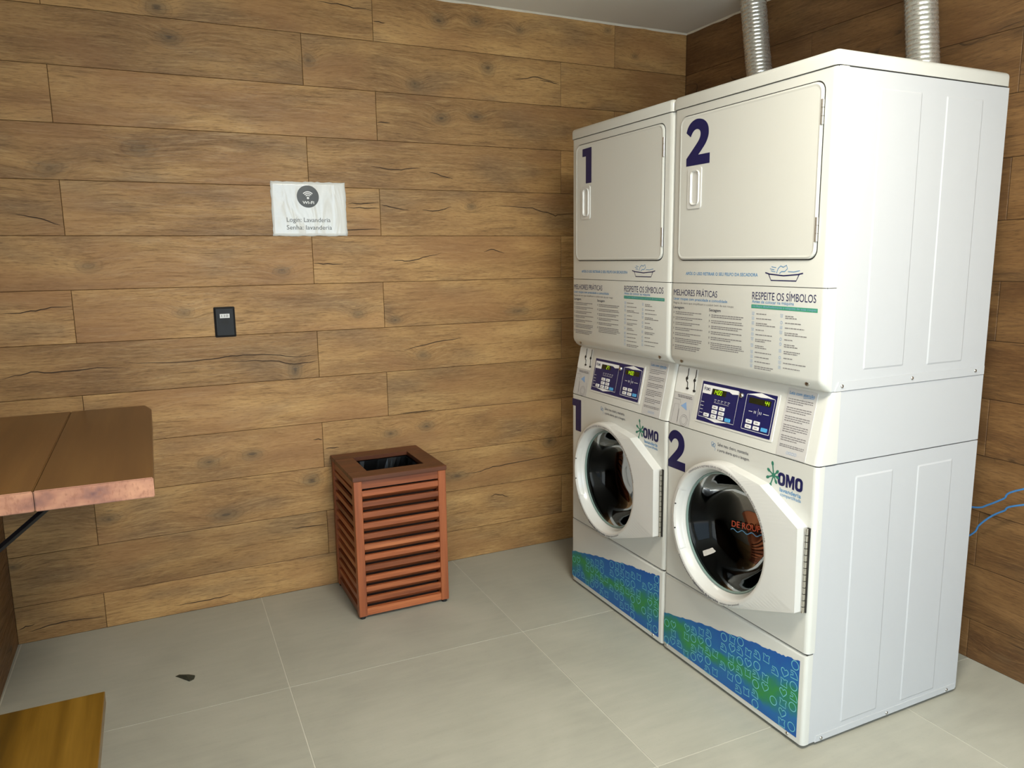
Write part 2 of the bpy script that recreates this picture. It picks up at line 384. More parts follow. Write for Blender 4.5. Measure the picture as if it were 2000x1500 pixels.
def sticker_mat():
    t = NT('blue_green_print'); co = t.node('ShaderNodeTexCoord').outputs['Object']
    sep = t.node('ShaderNodeSeparateXYZ', {0: co})
    # a green streak rising from the left edge to the right edge of the print, cloudy edges
    mid = t.math('SUBTRACT', sep.outputs[2], t.math('ADD', 0.135, t.math('MULTIPLY', sep.outputs[1], -0.05)))
    nz = t.math('SUBTRACT', t.noise(co, 9, 3), 0.5)
    f = t.math('ABSOLUTE', t.math('ADD', mid, t.math('MULTIPLY', nz, 0.16)))
    col = t.ramp(f, [(0.0, srgb(38, 132, 62)), (0.020, srgb(30, 122, 98)), (0.048, srgb(12, 100, 164)), (0.11, srgb(6, 84, 162))])
    t.set(Base_Color=col, Roughness=0.35); return t.m
M['sticker'] = sticker_mat()
M['sticker_line'] = plain('pale_cyan_print', srgb(112, 190, 202), 0.4, var=0.1, scale=20)
def glass_mat():
    t = NT('dark_door_glass'); n = t.n; out = n['Material Output']
    tr = t.node('ShaderNodeBsdfTransparent', {'Color': (0.15, 0.17, 0.17, 1)})
    gl = t.node('ShaderNodeBsdfGlossy', {'Color': (1, 1, 1, 1), 'Roughness': 0.03})
    fr = t.node('ShaderNodeFresnel', {'IOR': 1.32}); nz = t.noise(t.node('ShaderNodeTexCoord').outputs['Object'], 8, 2)
    fac = t.math('MULTIPLY', t.math('ADD', fr.outputs[0], t.math('MULTIPLY', nz, 0.01)), 0.36)
    mx = t.node('ShaderNodeMixShader', {0: fac}); t.link(tr.outputs[0], mx.inputs[1]); t.link(gl.outputs[0], mx.inputs[2])
    t.link(mx.outputs[0], out.inputs[0]); return t.m
M['glass'] = glass_mat()
def paper_mat():
    t = NT('laminated_paper'); co = t.node('ShaderNodeTexCoord').outputs['Object']
    nz = t.noise(t.vmath('MULTIPLY', co, (14, 1, 5)), 1, 2, 0.5, 1.0)
    t.set(Base_Color=srgb(234, 234, 231), Roughness=0.16, Specular_IOR_Level=0.6); t.bump(nz, 0.45, 0.012); return t.m
M['paper'] = paper_mat()
M['ground'] = plain('paving', srgb(186, 180, 168), 0.8, var=0.12, scale=5)

# ------------------------------------------------------------------ the room
XL, XR, YN, ZC = -0.306, 2.85, -4.6, 2.576
PL, PH, G = 1.2078, 0.202, 0.002
ZL = [2.3713 - PH * j for j in range(12)]
ROWS = [(ZL[0], ZL[0] + PH)] + [(ZL[k + 1], ZL[k]) for k in range(11)] + [(0.0, ZL[11])]
_plank = {}
def plank_mesh(L, H):
    k = (round(L, 4), round(H, 4))
    if k not in _plank:
        c, b = 0.0012, 0.0007; T = 0.008
        V = [(0, T, 0), (L, T, 0), (L, T, H), (0, T, H), (0, b, 0), (L, b, 0), (L, b, H), (0, b, H), (c, 0, c), (L - c, 0, c), (L - c, 0, H - c), (c, 0, H - c)]
        F = [(8, 9, 10, 11)]
        for i in range(4):
            j = (i + 1) % 4; F += [(i, j, 4 + j, 4 + i), (4 + i, 4 + j, 8 + j, 8 + i)]
        me = bpy.data.meshes.new('plank'); me.from_pydata(V, [], F); me.update(); _plank[k] = me
    return _plank[k]
PLANKS = []                                # (x0, x1, z0, z1, object) on the back wall
def tile_wall(wall, mat, length, joints_odd, joints_even, place, rotz, store=None):
    for k, (z0, z1) in enumerate(ROWS):
        js = joints_odd if k % 2 == 0 else joints_even
        cuts = [0.0] + [j for j in js if 0.01 < j < length - 0.01] + [length]
        for a, b in zip(cuts[:-1], cuts[1:]):
            me = plank_mesh(b - a - G, z1 - z0 - G)
            o = bpy.data.objects.new('plank', me); COL.objects.link(o)
            if len(me.materials) == 0: me.materials.append(mat)
            if me.materials[0] != mat:
                o.material_slots[0].link = 'OBJECT'; o.material_slots[0].material = mat
            o.parent = wall; o.location = place(a + G / 2, z0 + G / 2); o.rotation_euler = (0, 0, rotz)
            if store is not None: store.append((a, b, z0, z1, o))
wb = MB().box(XL - 0.1, XR + 0.1, 0.0035, 0.12, -0.02, ZC + 0.02).build('wall_back', M['grout']); tag(wb, 'back wall clad in brown wood-look planks', kind='structure')
tile_wall(wb, M['tile_back'], XR - XL, [0.306, 0.306 + PL, 0.306 + 2 * PL], [0.306 + 0.906, 0.306 + 0.906 + PL], lambda s, z: (XL + s, 0, z), 0, PLANKS)
wr = MB().box(XR + 0.0035, XR + 0.12, YN, 0.0035, -0.02, ZC + 0.02).build('wall_right', M['grout']); tag(wr, 'right wall clad in brown wood-look planks', kind='structure')
tile_wall(wr, M['tile_side_shaded'], -YN, [0.495 + i * PL for i in range(4)], [0.827 + i * PL for i in range(4)], lambda s, z: (XR, -s, z), -math.pi / 2)
YL = -3.25  # left wall cut short to let the added fill in
wl = MB().box(XL - 0.12, XL - 0.0035, YL, 0.0035, -0.02, ZC + 0.02).build('wall_left', M['grout']); tag(wl, 'left wall clad in brown wood-look planks', kind='structure')
tile_wall(wl, M['tile_side_shaded'], -YL, [0.9 + i * PL for i in range(4)], [0.3 + i * PL for i in range(4)], lambda s, z: (XL, YL + s, z), math.pi / 2)
# near wall with the wide doorway behind the camera
DX0, DX1, DZ = 0.10, 2.00, 2.53
wf = MB().box(XL - 0.02, DX0, YN - 0.12, YN, -0.02, ZC + 0.02).box(DX1, XR + 0.12, YN - 0.12, YN, -0.02, ZC + 0.02).box(DX0, DX1, YN - 0.12, YN, DZ, ZC + 0.02).build('wall_front', M['ceiling'])
tag(wf, 'wall behind the camera with a wide doorway', kind='structure')
ce = MB().box(XL - 0.12, XR + 0.12, YN - 0.12, 0.12, ZC, ZC + 0.1).build('ceiling', M['ceiling']); tag(ce, 'plain pale painted ceiling', kind='structure')
tr = MB()
r_ = random.Random(3)
def bead(p0, p1, nrm):
    n = 60; V = []; d = [p1[i] - p0[i] for i in range(3)]
    for i in range(n + 1):
        s = i / n; h = 0.005 + 0.004 * r_.random(); p = [p0[k] + d[k] * s for k in range(3)]
        V += [(p[0], p[1], ZC + 0.002), (p[0], p[1], ZC - h), (p[0] + nrm[0] * 0.008, p[1] + nrm[1] * 0.008, ZC + 0.002)]
    tr.add(V, [q for i in range(n) for q in ((3 * i, 3 * i + 3, 3 * i + 4, 3 * i + 1), (3 * i + 1, 3 * i + 4, 3 * i + 5, 3 * i + 2))])
bead((XL, -0.0005, 0), (XR, -0.0005, 0), (0, -1)); bead((XR - 0.0005, 0, 0), (XR - 0.0005, -3.0, 0), (-1, 0))
tag(tr.build('trim_1', M['caulk']), 'white caulk bead along the ceiling edge', kind='structure')
# floor: large porcelain tiles, laid very slightly askew
fl = MB().box(XL - 0.12, XR + 0.12, YN - 0.12, 0.12, -0.08, -0.0012).build('floor', M['floor_grout']); tag(fl, 'grey porcelain tile floor', kind='structure')
TA, TP = -0.012, 0.8975
def rot(x, y, a=TA): return (x * math.cos(a) - y * math.sin(a), x * math.sin(a) + y * math.cos(a))
ox, oy = 0.592, -0.787
for i in range(-2, 4):
    for j in range(-5, 2):
        # clip each tile (in world axes) to the room
        g = 0.0018
        P = [rot(i * TP + g, j * TP + g), rot((i + 1) * TP - g, j * TP + g), rot((i + 1) * TP - g, (j + 1) * TP - g), rot(i * TP + g, (j + 1) * TP - g)]
        P = [(x + ox, y + oy) for x, y in P]
        def clip(P, ax, lim, keep_less):
            out = []
            for a, b in zip(P, P[1:] + P[:1]):
                ia = (a[ax] <= lim) == keep_less or a[ax] == lim; ib = (b[ax] <= lim) == keep_less or b[ax] == lim
                if ia: out.append(a)
                if ia != ib:
                    s = (lim - a[ax]) / (b[ax] - a[ax]); out.append((a[0] + (b[0] - a[0]) * s, a[1] + (b[1] - a[1]) * s))
            return out
        for ax, lim, less in ((0, XL, False), (0, XR, True), (1, YN, False), (1, -0.0008, True)):
            if P: P = clip(P, ax, lim, less)
        if len(P) < 3: continue
        cx = sum(p[0] for p in P) / len(P); cy = sum(p[1] for p in P) / len(P)
        MB().prism([(x - cx, y - cy) for x, y in P], lambda u, v, d: (u, v, d), -0.008, 0.0).build('tile', M['floor'], fl, (cx, cy, 0))
gd = MB().box(-8, 12, -16, YN - 0.12, -0.1, -0.03).box(-8, XL - 0.12, YN - 0.12, 4, -0.1, -0.03).build('ground', M['ground']); tag(gd, 'paved ground outside the doorway', kind='structure')

# fissures drawn in the wood pattern of the back-wall planks
CR = [[(0, 742), (30, 734), (60, 727), (100, 728), (160, 722), (190, 718), (245, 718)], [(240, 708), (325, 709), (400, 703), (440, 697), (475, 693), (530, 693), (580, 697), (622, 694)],
      [(440, 706), (500, 704), (545, 706), (575, 712), (600, 708), (621, 704)], [(960, 401), (1000, 403), (1040, 407), (1070, 416), (1085, 422), (1093, 419), (1130, 418)],
      [(825, 410), (845, 412), (862, 410), (882, 404)], [(680, 397), (705, 399), (740, 396)], [(680, 405), (712, 406), (742, 407)], [(745, 400), (760, 404), (800, 411)],
      [(725, 325), (750, 329), (775, 332), (800, 330), (822, 328)], [(838, 336), (860, 342), (884, 349)], [(765, 508), (785, 509), (800, 509), (825, 504), (862, 494)],
      [(945, 492), (955, 488), (964, 487), (975, 491), (985, 495)], [(1000, 154), (1030, 153), (1045, 150), (1060, 154), (1092, 162)],
      [(1055, 157), (1075, 160), (1092, 165)], [(55, 1234), (80, 1227), (110, 1218), (150, 1210), (202, 1204)], [(340, 1184), (375, 1178), (400, 1173), (430, 1166), (455, 1160)],
      [(38, 1229), (50, 1224), (68, 1219)], [(570, 1032), (600, 1029), (638, 1025)], [(620, 3), (660, 8), (690, 15), (725, 20)], [(728, 41), (740, 43), (752, 45)],
      [(737, 239), (748, 239), (762, 240)], [(905, 926), (940, 920), (962, 912), (1000, 905), (1040, 897), (1116, 884)], [(958, 969), (968, 966), (982, 967), (994, 971)],
      [(0, 613), (40, 611), (70, 607), (100, 601), (140, 598)], [(782, 808), (815, 804), (850, 800)], [(612, 514), (640, 516), (670, 516)], [(636, 876), (650, 875), (662, 874)],
      [(612, 859), (622, 858), (631, 858)], [(30, 418), (80, 428), (118, 440)], [(640, 448), (700, 449), (742, 448)], [(790, 684), (850, 668), (900, 660)]]
for c in CR:
    pts = [on_back(*p) for p in c]
    mx, mz = pts[len(pts) // 2]
    # refine the polyline with a slight wander
    q = []
    for a, b in zip(pts[:-1], pts[1:]):
        for s in (0, 0.34, 0.67): q.append((a[0] + (b[0] - a[0]) * s, a[1] + (b[1] - a[1]) * s + r_.uniform(-0.0022, 0.0022)))
    q.append(pts[-1])
    for a, b, z0, z1, o in PLANKS:
        if a + XL <= mx < b + XL and z0 <= mz < z1:
            lo = o.location
            q = [(min(max(x - lo.x, 0.003), b - a - 0.005), min(max(z - lo.z, 0.003), z1 - z0 - 0.005)) for x, z in q]
            MB().stroke(q, 0.0040, lambda u, v, d: (u, -d, v), 0.0003, taper=True).build('fissure', M['crack'], o, raw=True)
            break

# ------------------------------------------------------------------ stacked washer-dryers
W, DEP = 0.68, 0.705
def FP(u, v, d): return (-d, W - u, v)                      # front plane: u from the left, v up, d outwards
SA, SB = (0.0, 0.872), (0.042, 1.08); SL = math.hypot(SB[0] - SA[0], SB[1] - SA[1])
st = ((SB[0] - SA[0]) / SL, (SB[1] - SA[1]) / SL)
def SP(u, t, d): return (SA[0] + t * st[0] - d * st[1], W - u, SA[1] + t * st[1] + d * st[0])   # slanted control face
TWO = [(.02, .74), (.08, .86), (.2, .95), (.36, 1.0), (.52, 1.0), (.72, .95), (.87, .84), (.92, .68), (.89, .55), (.80, .43), (.66, .32), (.52, .22), (.97, .22), (.97, 0), (.04, 0), (.04, .17), (.40, .43), (.54, .54), (.60, .65), (.57, .74), (.47, .785), (.36, .775), (.27, .72), (.2, .63)]
def _smooth(P, n=2):
    for _ in range(n):
        Q = [P[0]]
        for a, b in zip(P[:-1], P[1:]): Q += [(a[0] * .75 + b[0] * .25, a[1] * .75 + b[1] * .25), (a[0] * .25 + b[0] * .75, a[1] * .25 + b[1] * .75)]
        P = Q + [P[-1]]
    return P
TWO = _smooth(TWO[:12]) + TWO[12:15] + _smooth(TWO[15:])
ONE = [(0, .99), (1, 1), (1, 0), (.38, 0), (.38, .77), (0, .77)]
def digit(n, u0, u1, v0, v1): return [(u0 + x * (u1 - u0), v0 + y * (v1 - v0)) for x, y in (ONE if n == 1 else TWO)]
SEG = {'0': 'abcdef', '1': 'bc', '2': 'abged', '4': 'fgbc', '7': 'abc', '3': 'abgcd', '9': 'abcdfg'}
def seven(mb, s, u, t, h, mp, d):
    wd = h * 0.5; k = h * 0.13; sl = 0.12
    for ch in s:
        if ch == '.':
            mb.flat([(u - h * .12, t), (u - h * .12 + k, t), (u - h * .12 + k, t + k), (u - h * .12, t + k)], mp, d); u += h * 0.08; continue
        P = {'a': ((0, h), (wd, h)), 'b': ((wd, h), (wd, h / 2)), 'c': ((wd, h / 2), (wd, 0)), 'd': ((0, 0), (wd, 0)), 'e': ((0, 0), (0, h / 2)), 'f': ((0, h / 2), (0, h)), 'g': ((0, h / 2), (wd, h / 2))}
        for q in SEG[ch]:
            mb.stroke([(u + x + y * sl, t + y) for x, y in P[q]], k, mp, d)
        u += h * 0.78
def words(mb, u0, u1, v, h, mp, d, rr):                       # a line of unreadably fine print
    u = u0
    while u < u1 - 0.002:
        l = min(rr.uniform(0.004, 0.014), u1 - u); mb.flat([(u, v), (u + l, v), (u + l, v + h), (u, v + h)], mp, d); u += l + 0.0016
def screw(parent, x, y, z, ax, r=0.0045):
    m = MB(); mp = (lambda u, v, d: (x - d, y - u, z + v)) if ax == 'x' else (lambda u, v, d: (x + u, y - d, z + v))
    m.lathe([(r * 1.2, 0), (r * 1.2, 0.001), (r, 0.0022), (r * 0.55, 0.0035), (0.0002, 0.0036)], mp, 0, 0, 10)
    return m.build('screw', M['steel'], parent, smooth=True)
def icon(kind, cu, cv, s, a):
    if kind == 0: P = circle(0, 0, 0.5, 14)
    elif kind == 1: P = [(0, -.5), (.28, -.22), (.5, .05), (.5, .3), (.34, .45), (.16, .43), (0, .25), (-.16, .43), (-.34, .45), (-.5, .3), (-.5, .05), (-.28, -.22)]
    elif kind == 2: P = [(-.5, -.42), (.5, -.42), (.5, -.2), (.34, .2), (.1, .42), (-.42, .42), (-.42, .2), (-.1, .16), (-.1, -.05), (-.5, -.1)]
    else: P = [(-.45, -.45), (.45, -.45), (.38, .1), (.5, .45), (.18, .42), (0, .3), (-.18, .42), (-.5, .45), (-.38, .1)]
    c, sn = math.cos(a), math.sin(a)
    return [(cu + s * (x * c - y * sn), cv + s * (x * sn + y * c)) for x, y in P]
def machine(n, loc, label):
    R = random.Random(11)
    T = empty('stacked_washer_dryer', loc, label, 'washer dryer')
    T['group'] = 'stacked washer dryers'
    # --- dryer: lid
    vert = lambda c, d: abs(d.z) > 1e-6
    lid = MB().rbox(-0.004, DEP, 0.0005, W - 0.0005, 1.9405, 1.981, 0.014, 4, lambda c, d: c.z > 1.97 or (abs(d.z) > 1e-6 and c.x < 0.1) or (abs(d.z) > 1e-6)).build('dryer_lid', M['enamel'], T, smooth=True)
    # --- dryer cabinet: sheet metal sides, back, with pressed panels and a bottom flange
    cab = MB().box(0.038, DEP - 0.003, 0.0025, W - 0.0025, 1.082, 1.9372).build('dryer_cabinet', M['enamel_side_dimmed'], T)
    def pressed(parent, x0, x1, z0, z1):
        for far in (0, 1):
            mp = (lambda u, v, d: (u, 0.0025 - d, v)) if not far else (lambda u, v, d: (u, W - 0.0025 + d, v))
            o = rrect(x0, x1, z0, z1, 0.004, 3); i = rrect(x0 + 0.005, x1 - 0.005, z0 + 0.005, z1 - 0.005, 0.003, 3)
            m = MB(); k = len(o); m.add([mp(*p, 0.0) for p in o] + [mp(*p, 0.0018) for p in i], [(a, (a + 1) % k, k + (a + 1) % k, k + a) for a in range(k)]); m.flat(i, mp, 0.0018)
            m.build('pressed_panel', M['enamel_side_dimmed'], parent)
    pressed(cab, 0.158, 0.325, 1.135, 1.895); pressed(cab, 0.427, 0.588, 1.130, 1.895)
    fl_ = MB().prism([(0.052, 1.0815), (0.70, 1.0815), (0.70, 1.108), (0.066, 1.108)], lambda u, v, d: (u, 0.0025 - d, v), -0.001, 0.0022).build('bottom_flange', M['enamel_side_dimmed'], cab)
    for x in (0.078, 0.366, 0.656): screw(cab, x, 0.0003, 1.0955, 'y')
    # --- dryer front frame
    fr = MB().rbox(0.0, 0.037, 0.0, W, 1.3695, 1.9380, 0.018, 5, lambda c, d: abs(d.z) > 1e-6 and c.x < 0.01).build('dryer_front', M['enamel'], T, smooth=True)
    MB().box(0.006, 0.036, 0.004, W - 0.004, 1.3655, 1.3705).build('dark_seam', M['seam'], fr)
    MB().box(0.005, DEP - 0.008, 0.005, W - 0.005, 1.9355, 1.9425).build('dark_seam', M['seam'], lid)
    m = MB(); fit_text(m, 'APÓS O USO RETIRAR O SEU FELPO DA SECADORA', 0.082, 0.42, 1.396, 1.4085, FP, 0.0006, 0.012); m.build('printed_notice', M['ink_blue'], fr, raw=True)
    # tub drawing
    m = MB(); m.stroke([(0.450, 1.408), (0.468, 1.404), (0.522, 1.400), (0.575, 1.404), (0.594, 1.408)], 0.0034, FP, 0.0006)
    m.stroke([(0.464, 1.404), (0.474, 1.386), (0.570, 1.386), (0.580, 1.404)], 0.003, FP, 0.0006); m.build('printed_tub', M['navy'], fr, raw=True)
    m = MB(); m.stroke([(0.495, 1.407), (0.500, 1.420), (0.510, 1.428), (0.520, 1.424), (0.532, 1.430), (0.536, 1.420), (0.526, 1.412), (0.514, 1.412), (0.506, 1.406)], 0.0022, FP, 0.0006)
    for a, b in ((1.424, 0.474), (1.418, 0.468), (1.412, 0.472)): m.stroke([(b, a + 0.002), (b + 0.008, a), (b + 0.018, a - 0.001)], 0.0016, FP, 0.0006)
    m.stroke([(0.538, 1.412), (0.56, 1.411), (0.582, 1.415)], 0.0018, FP, 0.0006); m.build('printed_hand', M['ink_blue'], fr, raw=True)
    # --- dryer door, proud of the front
    do = rrect(0.042, 0.637, 1.447, 1.909, 0.026, 6); dg = rrect(0.0385, 0.6405, 1.4435, 1.9125, 0.029, 6)
    d = MB().prism(do, FP, 0.0, 0.0045, True, False); di = rrect(0.047, 0.632, 1.452, 1.904, 0.023, 6); dj = rrect(0.052, 0.627, 1.457, 1.899, 0.020, 6)
    k = len(do); d.add([FP(*p, 0.0045) for p in do] + [FP(*p, 0.0070) for p in di], [(a, (a + 1) % k, k + (a + 1) % k, k + a) for a in range(k)])
    d.add([FP(*p, 0.0070) for p in di] + [FP(*p, 0.0058) for p in dj], [(a, (a + 1) % k, k + (a + 1) % k, k + a) for a in range(k)]); d.flat(dj, FP, 0.0058)
    door = d.build('dryer_door', M['enamel'], T)
    MB().ring(dg, do, FP, 0.0004).build('door_gap', M['seam'], door, raw=True)
    for v0, v1 in ((1.797, 1.862), (1.493, 1.558)):
        h = MB()
        for i in range(3):
            a = v0 + (v1 - v0) * i / 3 + 0.001; b = v0 + (v1 - v0) * (i + 1) / 3 - 0.001; h.tube([FP(0.6385, a, 0.006), FP(0.6385, b, 0.006)], 0.0036, 8)
        h.prism([(0.633, v0), (0.640, v0), (0.640, v1), (0.633, v1)], FP, 0.005, 0.0076); h.build('hinge', M['hinge'], door, smooth=True)
    ho = rrect(0.090, 0.158, 1.612, 1.743, 0.008, 4); hi = rrect(0.106, 0.150, 1.622, 1.734, 0.014, 4); hk = rrect(0.111, 0.145, 1.629, 1.728, 0.012, 4); k = len(ho)
    q = MB().prism(ho, FP, 0.0058, 0.0088, False, False); q.ring(ho, hi, FP, 0.0088)
    q.add([FP(*p, 0.0088) for p in hi] + [FP(*p, 0.0125) for p in rrect(0.108, 0.148, 1.6245, 1.7315, 0.013, 4)], [(a, (a + 1) % k, k + (a + 1) % k, k + a) for a in range(k)])
    q.add([FP(*p, 0.0125) for p in rrect(0.108, 0.148, 1.6245, 1.7315, 0.013, 4)] + [FP(*p, 0.0063) for p in hk], [(a, (a + 1) % k, k + (a + 1) % k, k + a) for a in range(k)]); q.flat(hk, FP, 0.0063)
    q.build('recessed_handle', M['door_white'], door, smooth=True)
    MB().flat(digit(n, *((0.096, 0.166, 1.754, 1.892) if n == 1 else (0.073, 0.198, 1.750, 1.894))), FP, 0.0064).build('printed_number', M['navy'], door, raw=True)
    # --- instruction panel below the door
    prof = [(0.0, 1.3675), (0.0, 1.118), (0.004, 1.106), (0.016, 1.090), (0.028, 1.082), (0.037, 1.082), (0.037, 1.3675)]
    ip = MB(); n0 = len(prof); rr = 0.018; cuts = [(0.0, 0.018), (0.0012, 0.011), (0.0055, 0.005), (0.0115, 0.0013), (0.018, 0.0)]
    secs = [(y, ins) for y, ins in cuts] + [(W - y, ins) for y, ins in reversed(cuts)]
    for y, ins in secs: ip.v += [(max(x, min(0.037, x + ins)) if x < 0.036 else x, y, z) for x, z in prof]
    for sI in range(len(secs) - 1):
        for i in range(n0): ip.f.append((sI * n0 + i, sI * n0 + (i + 1) % n0, (sI + 1) * n0 + (i + 1) % n0, (sI + 1) * n0 + i))
    ip.f += [tuple(range(n0)), tuple(range((len(secs) - 1) * n0, len(secs) * n0))]
    ipo = ip.build('instruction_panel', M['enamel'], T, smooth=True)
    screw(ipo, 0.0085, W - 0.061, 1.1005, 'x', 0.007); screw(ipo, 0.0085, W - 0.620, 1.1005, 'x', 0.007)
    m = MB(); fit_text(m, 'MELHORES PRÁTICAS', 0.020, 0.243, 1.326, 1.352, FP, 0.0006, 0.0); m.build('printed_heading', M['navy'], ipo, raw=True); m = MB(); fit_text(m, 'RESPEITE OS SÍMBOLOS', 0.400, 0.645, 1.328, 1.356, FP, 0.0006, 0.0); m.build('printed_heading', M['navy'], ipo, raw=True)
    m = MB(); fit_text(m, 'Lavar roupas com praticidade e comodidade', 0.020, 0.291, 1.308, 1.320, FP, 0.0006, 0.006); m.build('printed_subheading', M['ink_blue'], ipo, raw=True); m = MB(); fit_text(m, 'Antes de colocar na máquina', 0.400, 0.566, 1.3145, 1.3265, FP, 0.0006, 0.006); m.build('printed_subheading', M['ink_blue'], ipo, raw=True)
    m = MB(); fit_text(m, 'Regras de ouro que simplificam e cuidam bem da sua roupa', 0.020, 0.320, 1.2955, 1.3045, FP, 0.0006, 0.0)
    for c0, c1, items in ((0.032, 0.178, (2, 2, 2, 2, 2, 3, 3)), (0.218, 0.378, (2, 2, 2, 2, 2, 4))):
        v = 1.268
        for it in items:
            m.stroke([(c0 - 0.011, v + 0.003), (c0 - 0.007, v - 0.003)], 0.0014, FP, 0.0006); m.stroke([(c0 - 0.007, v + 0.003), (c0 - 0.011, v - 0.004)], 0.0014, FP, 0.0006)
            for l in range(it):
                words(m, c0, c1 - (R.uniform(0.01, 0.07) if l == it - 1 else R.uniform(0, 0.02)), v, 0.0026, FP, 0.0006, R); v -= 0.0062
            v -= 0.0058
    for c0, items in ((0.420, (1, 1, 2, 1, 1, 2, 2, 1, 1, 1, 2)), (0.536, (2, 1, 1, 2, 1, 2, 2, 1, 1, 1))):
        v = 1.284
        for it in items:
            for l in range(it):
                words(m, c0, c0 + R.uniform(0.03, 0.085), v, 0.0024, FP, 0.0006, R); v -= 0.0056
            v -= 0.0086
    tag(m.build('printed_fine_print', M['ink_grey'], ipo, raw=True), kind='stuff')
    m = MB(); fit_text(m, 'Lavagem', 0.020, 0.078, 1.278, 1.290, FP, 0.0006, 0.012); m.build('printed_column_title', M['ink'], ipo, raw=True); m = MB(); fit_text(m, 'Secagem', 0.206, 0.262, 1.278, 1.290, FP, 0.0006, 0.012); m.build('printed_column_title', M['ink'], ipo, raw=True)
    m = MB().flat([(0.398, 1.3015), (0.652, 1.3015), (0.652, 1.3125), (0.398, 1.3125)], FP, 0.0005); m.build('green_bar', M['ink_green'], ipo, raw=True)
    m = MB(); fit_text(m, 'verifique detalhadamente a etiqueta de suas roupas', 0.402, 0.648, 1.303, 1.3113, FP, 0.0009, 0.0); m.build('bar_lettering', M['ink_pale'], ipo, raw=True)
    m = MB()
    for c0, items in ((0.407, (1, 1, 2, 1, 1, 2, 2, 1, 1, 1, 2)), (0.522, (2, 1, 1, 2, 1, 2, 2, 1, 1, 1))):
        v = 1.2855
        for it in items:
            kd = R.randrange(3)
            P = circle(c0, v, 0.004, 10) if kd == 0 else ([(c0 - .004, v - .004), (c0 + .004, v - .004), (c0 + .004, v + .004), (c0 - .004, v + .004)] if kd == 1 else [(c0 - .005, v + .004), (c0 - .0035, v - .004), (c0 + .0035, v - .004), (c0 + .005, v + .004)])
            m.stroke(P, 0.0012, FP, 0.0006, closed=True)
            if kd: m.stroke([(c0 - .002, v), (c0 + .002, v)], 0.0014, FP, 0.0006)
            v -= 0.0056 * it + 0.0086
    tag(m.build('printed_care_symbols', M['ink_pale'], ipo, raw=True), kind='stuff')
    # --- slanted control panel
    cp = MB(); prof = [(SA[0], SA[1] + 0.001), (SB[0], SB[1]), (0.075, 1.0805), (0.075, 0.873)]
    cuts = [(0.0, 0.016), (0.0012, 0.009), (0.005, 0.004), (0.010, 0.001), (0.016, 0.0)]; secs = cuts + [(W - y, i) for y, i in reversed(cuts)]; n0 = 4
    for y, ins in secs: cp.v += [(x + (ins if i < 2 else 0), y, z) for i, (x, z) in enumerate(prof)]
    for sI in range(len(secs) - 1):
        for i in range(n0): cp.f.append((sI * n0 + i, sI * n0 + (i + 1) % n0, (sI + 1) * n0 + (i + 1) % n0, (sI + 1) * n0 + i))
    cp.f += [tuple(range(n0)), tuple(range((len(secs) - 1) * n0, len(secs) * n0))]
    cpo = cp.build('control_panel', M['enamel'], T, smooth=True)
    m = MB().flat(rrect(0.008, 0.116, 0.115, 0.206, 0.004), SP, 0.0006); m.build('token_pocket', M['pocket'], cpo, raw=True)
    m = MB()
    for du, P in ((0, [(.064, .204), (.066, .178), (.060, .168), (.063, .160), (.071, .154), (.074, .136)]), (0, [(.106, .204), (.108, .178), (.102, .166), (.108, .155), (.112, .132)])):
        m = MB(); m.stroke(P, 0.0042, SP, 0.0022); m.prism(circle(P[2][0] + .003, P[2][1], 0.0055, 10), SP, 0.0008, 0.003); m.prism(circle(P[-1][0], P[-1][1] - .002, 0.0065, 10, 1, .6), SP, 0.0008, 0.003)
        m.build('slot_wire', M['black_rubber'], cpo)
    sh = MB().flat(rrect(0.010, 0.118, 0.003, 0.113, 0.002), SP, 0.0008).build('diagram_sheet', M['sheet'], cpo, raw=True)
    m = MB(); m.stroke(circle(.085, .022, .020, 18), .0012, SP, .0014, closed=True); m.stroke(circle(.085, .022, .014, 18), .0010, SP, .0014, closed=True)
    m.stroke([(.018, .006), (.022, .072), (.046, .074), (.050, .006)], .0010, SP, .0014); m.stroke([(.050, .058), (.052, .012)], .0022, SP, .0014)
    m.stroke([(.014, .090), (.050, .090), (.052, .076)], .0010, SP, .0014); m.stroke([(.105, .062), (.112, .040), (.114, .010)], .0008, SP, .0014)
    words(m, .030, .108, .104, .0028, SP, .0014, R); words(m, .034, .110, .0985, .0034, SP, .0014, R); tag(m.build('printed_diagram', M['ink_grey'], cpo, raw=True), kind='stuff')
    MB().flat([(.056, .070), (.082, .086), (.092, .058)], SP, .0014).build('printed_drop', M['ink_pale'], cpo, raw=True)
    # display board
    m = MB().prism(rrect(0.142, 0.499, 0.032, 0.178, 0.004), SP, 0.0, 0.0022).build('display_frame', M['door_white'], cpo)
    m = MB().prism(rrect(0.150, 0.490, 0.038, 0.172, 0.002), SP, 0.0018, 0.0028).build('display_board', M['navy_panel'], cpo)
    m = MB(); m.stroke([(.157, .160), (.157, .053), (.329, .053), (.329, .160)], 0.0014, SP, 0.0034); m.stroke(rrect(.365, .484, .050, .160, .003, 3), 0.0014, SP, 0.0034, closed=True)
    m.flat([(.156, .162), (.326, .162), (.328, .150), (.300, .147), (.285, .153), (.204, .153), (.202, .132), (.156, .132)], SP, 0.0034)
    m.flat([(.372, .161), (.424, .171), (.478, .161), (.424, .157)], SP, 0.0034); m.flat([(.190, .052), (.243, .044), (.298, .052), (.243, .056)], SP, 0.0034)
    for a in range(5):
        m.stroke([(.222 + a * .016, .118), (.232 + a * .016, .118)], .0012, SP, .0034); m.stroke([(.222 + a * .016, .113), (.230 + a * .016, .113)], .0008, SP, .0034)
    m.stroke([(.222, .108), (.292, .108)], .0008, SP, .0034)
    for v in (.103, .090, .078, .066): m.stroke([(.159, v), (.174, v)], .0013, SP, .0034)
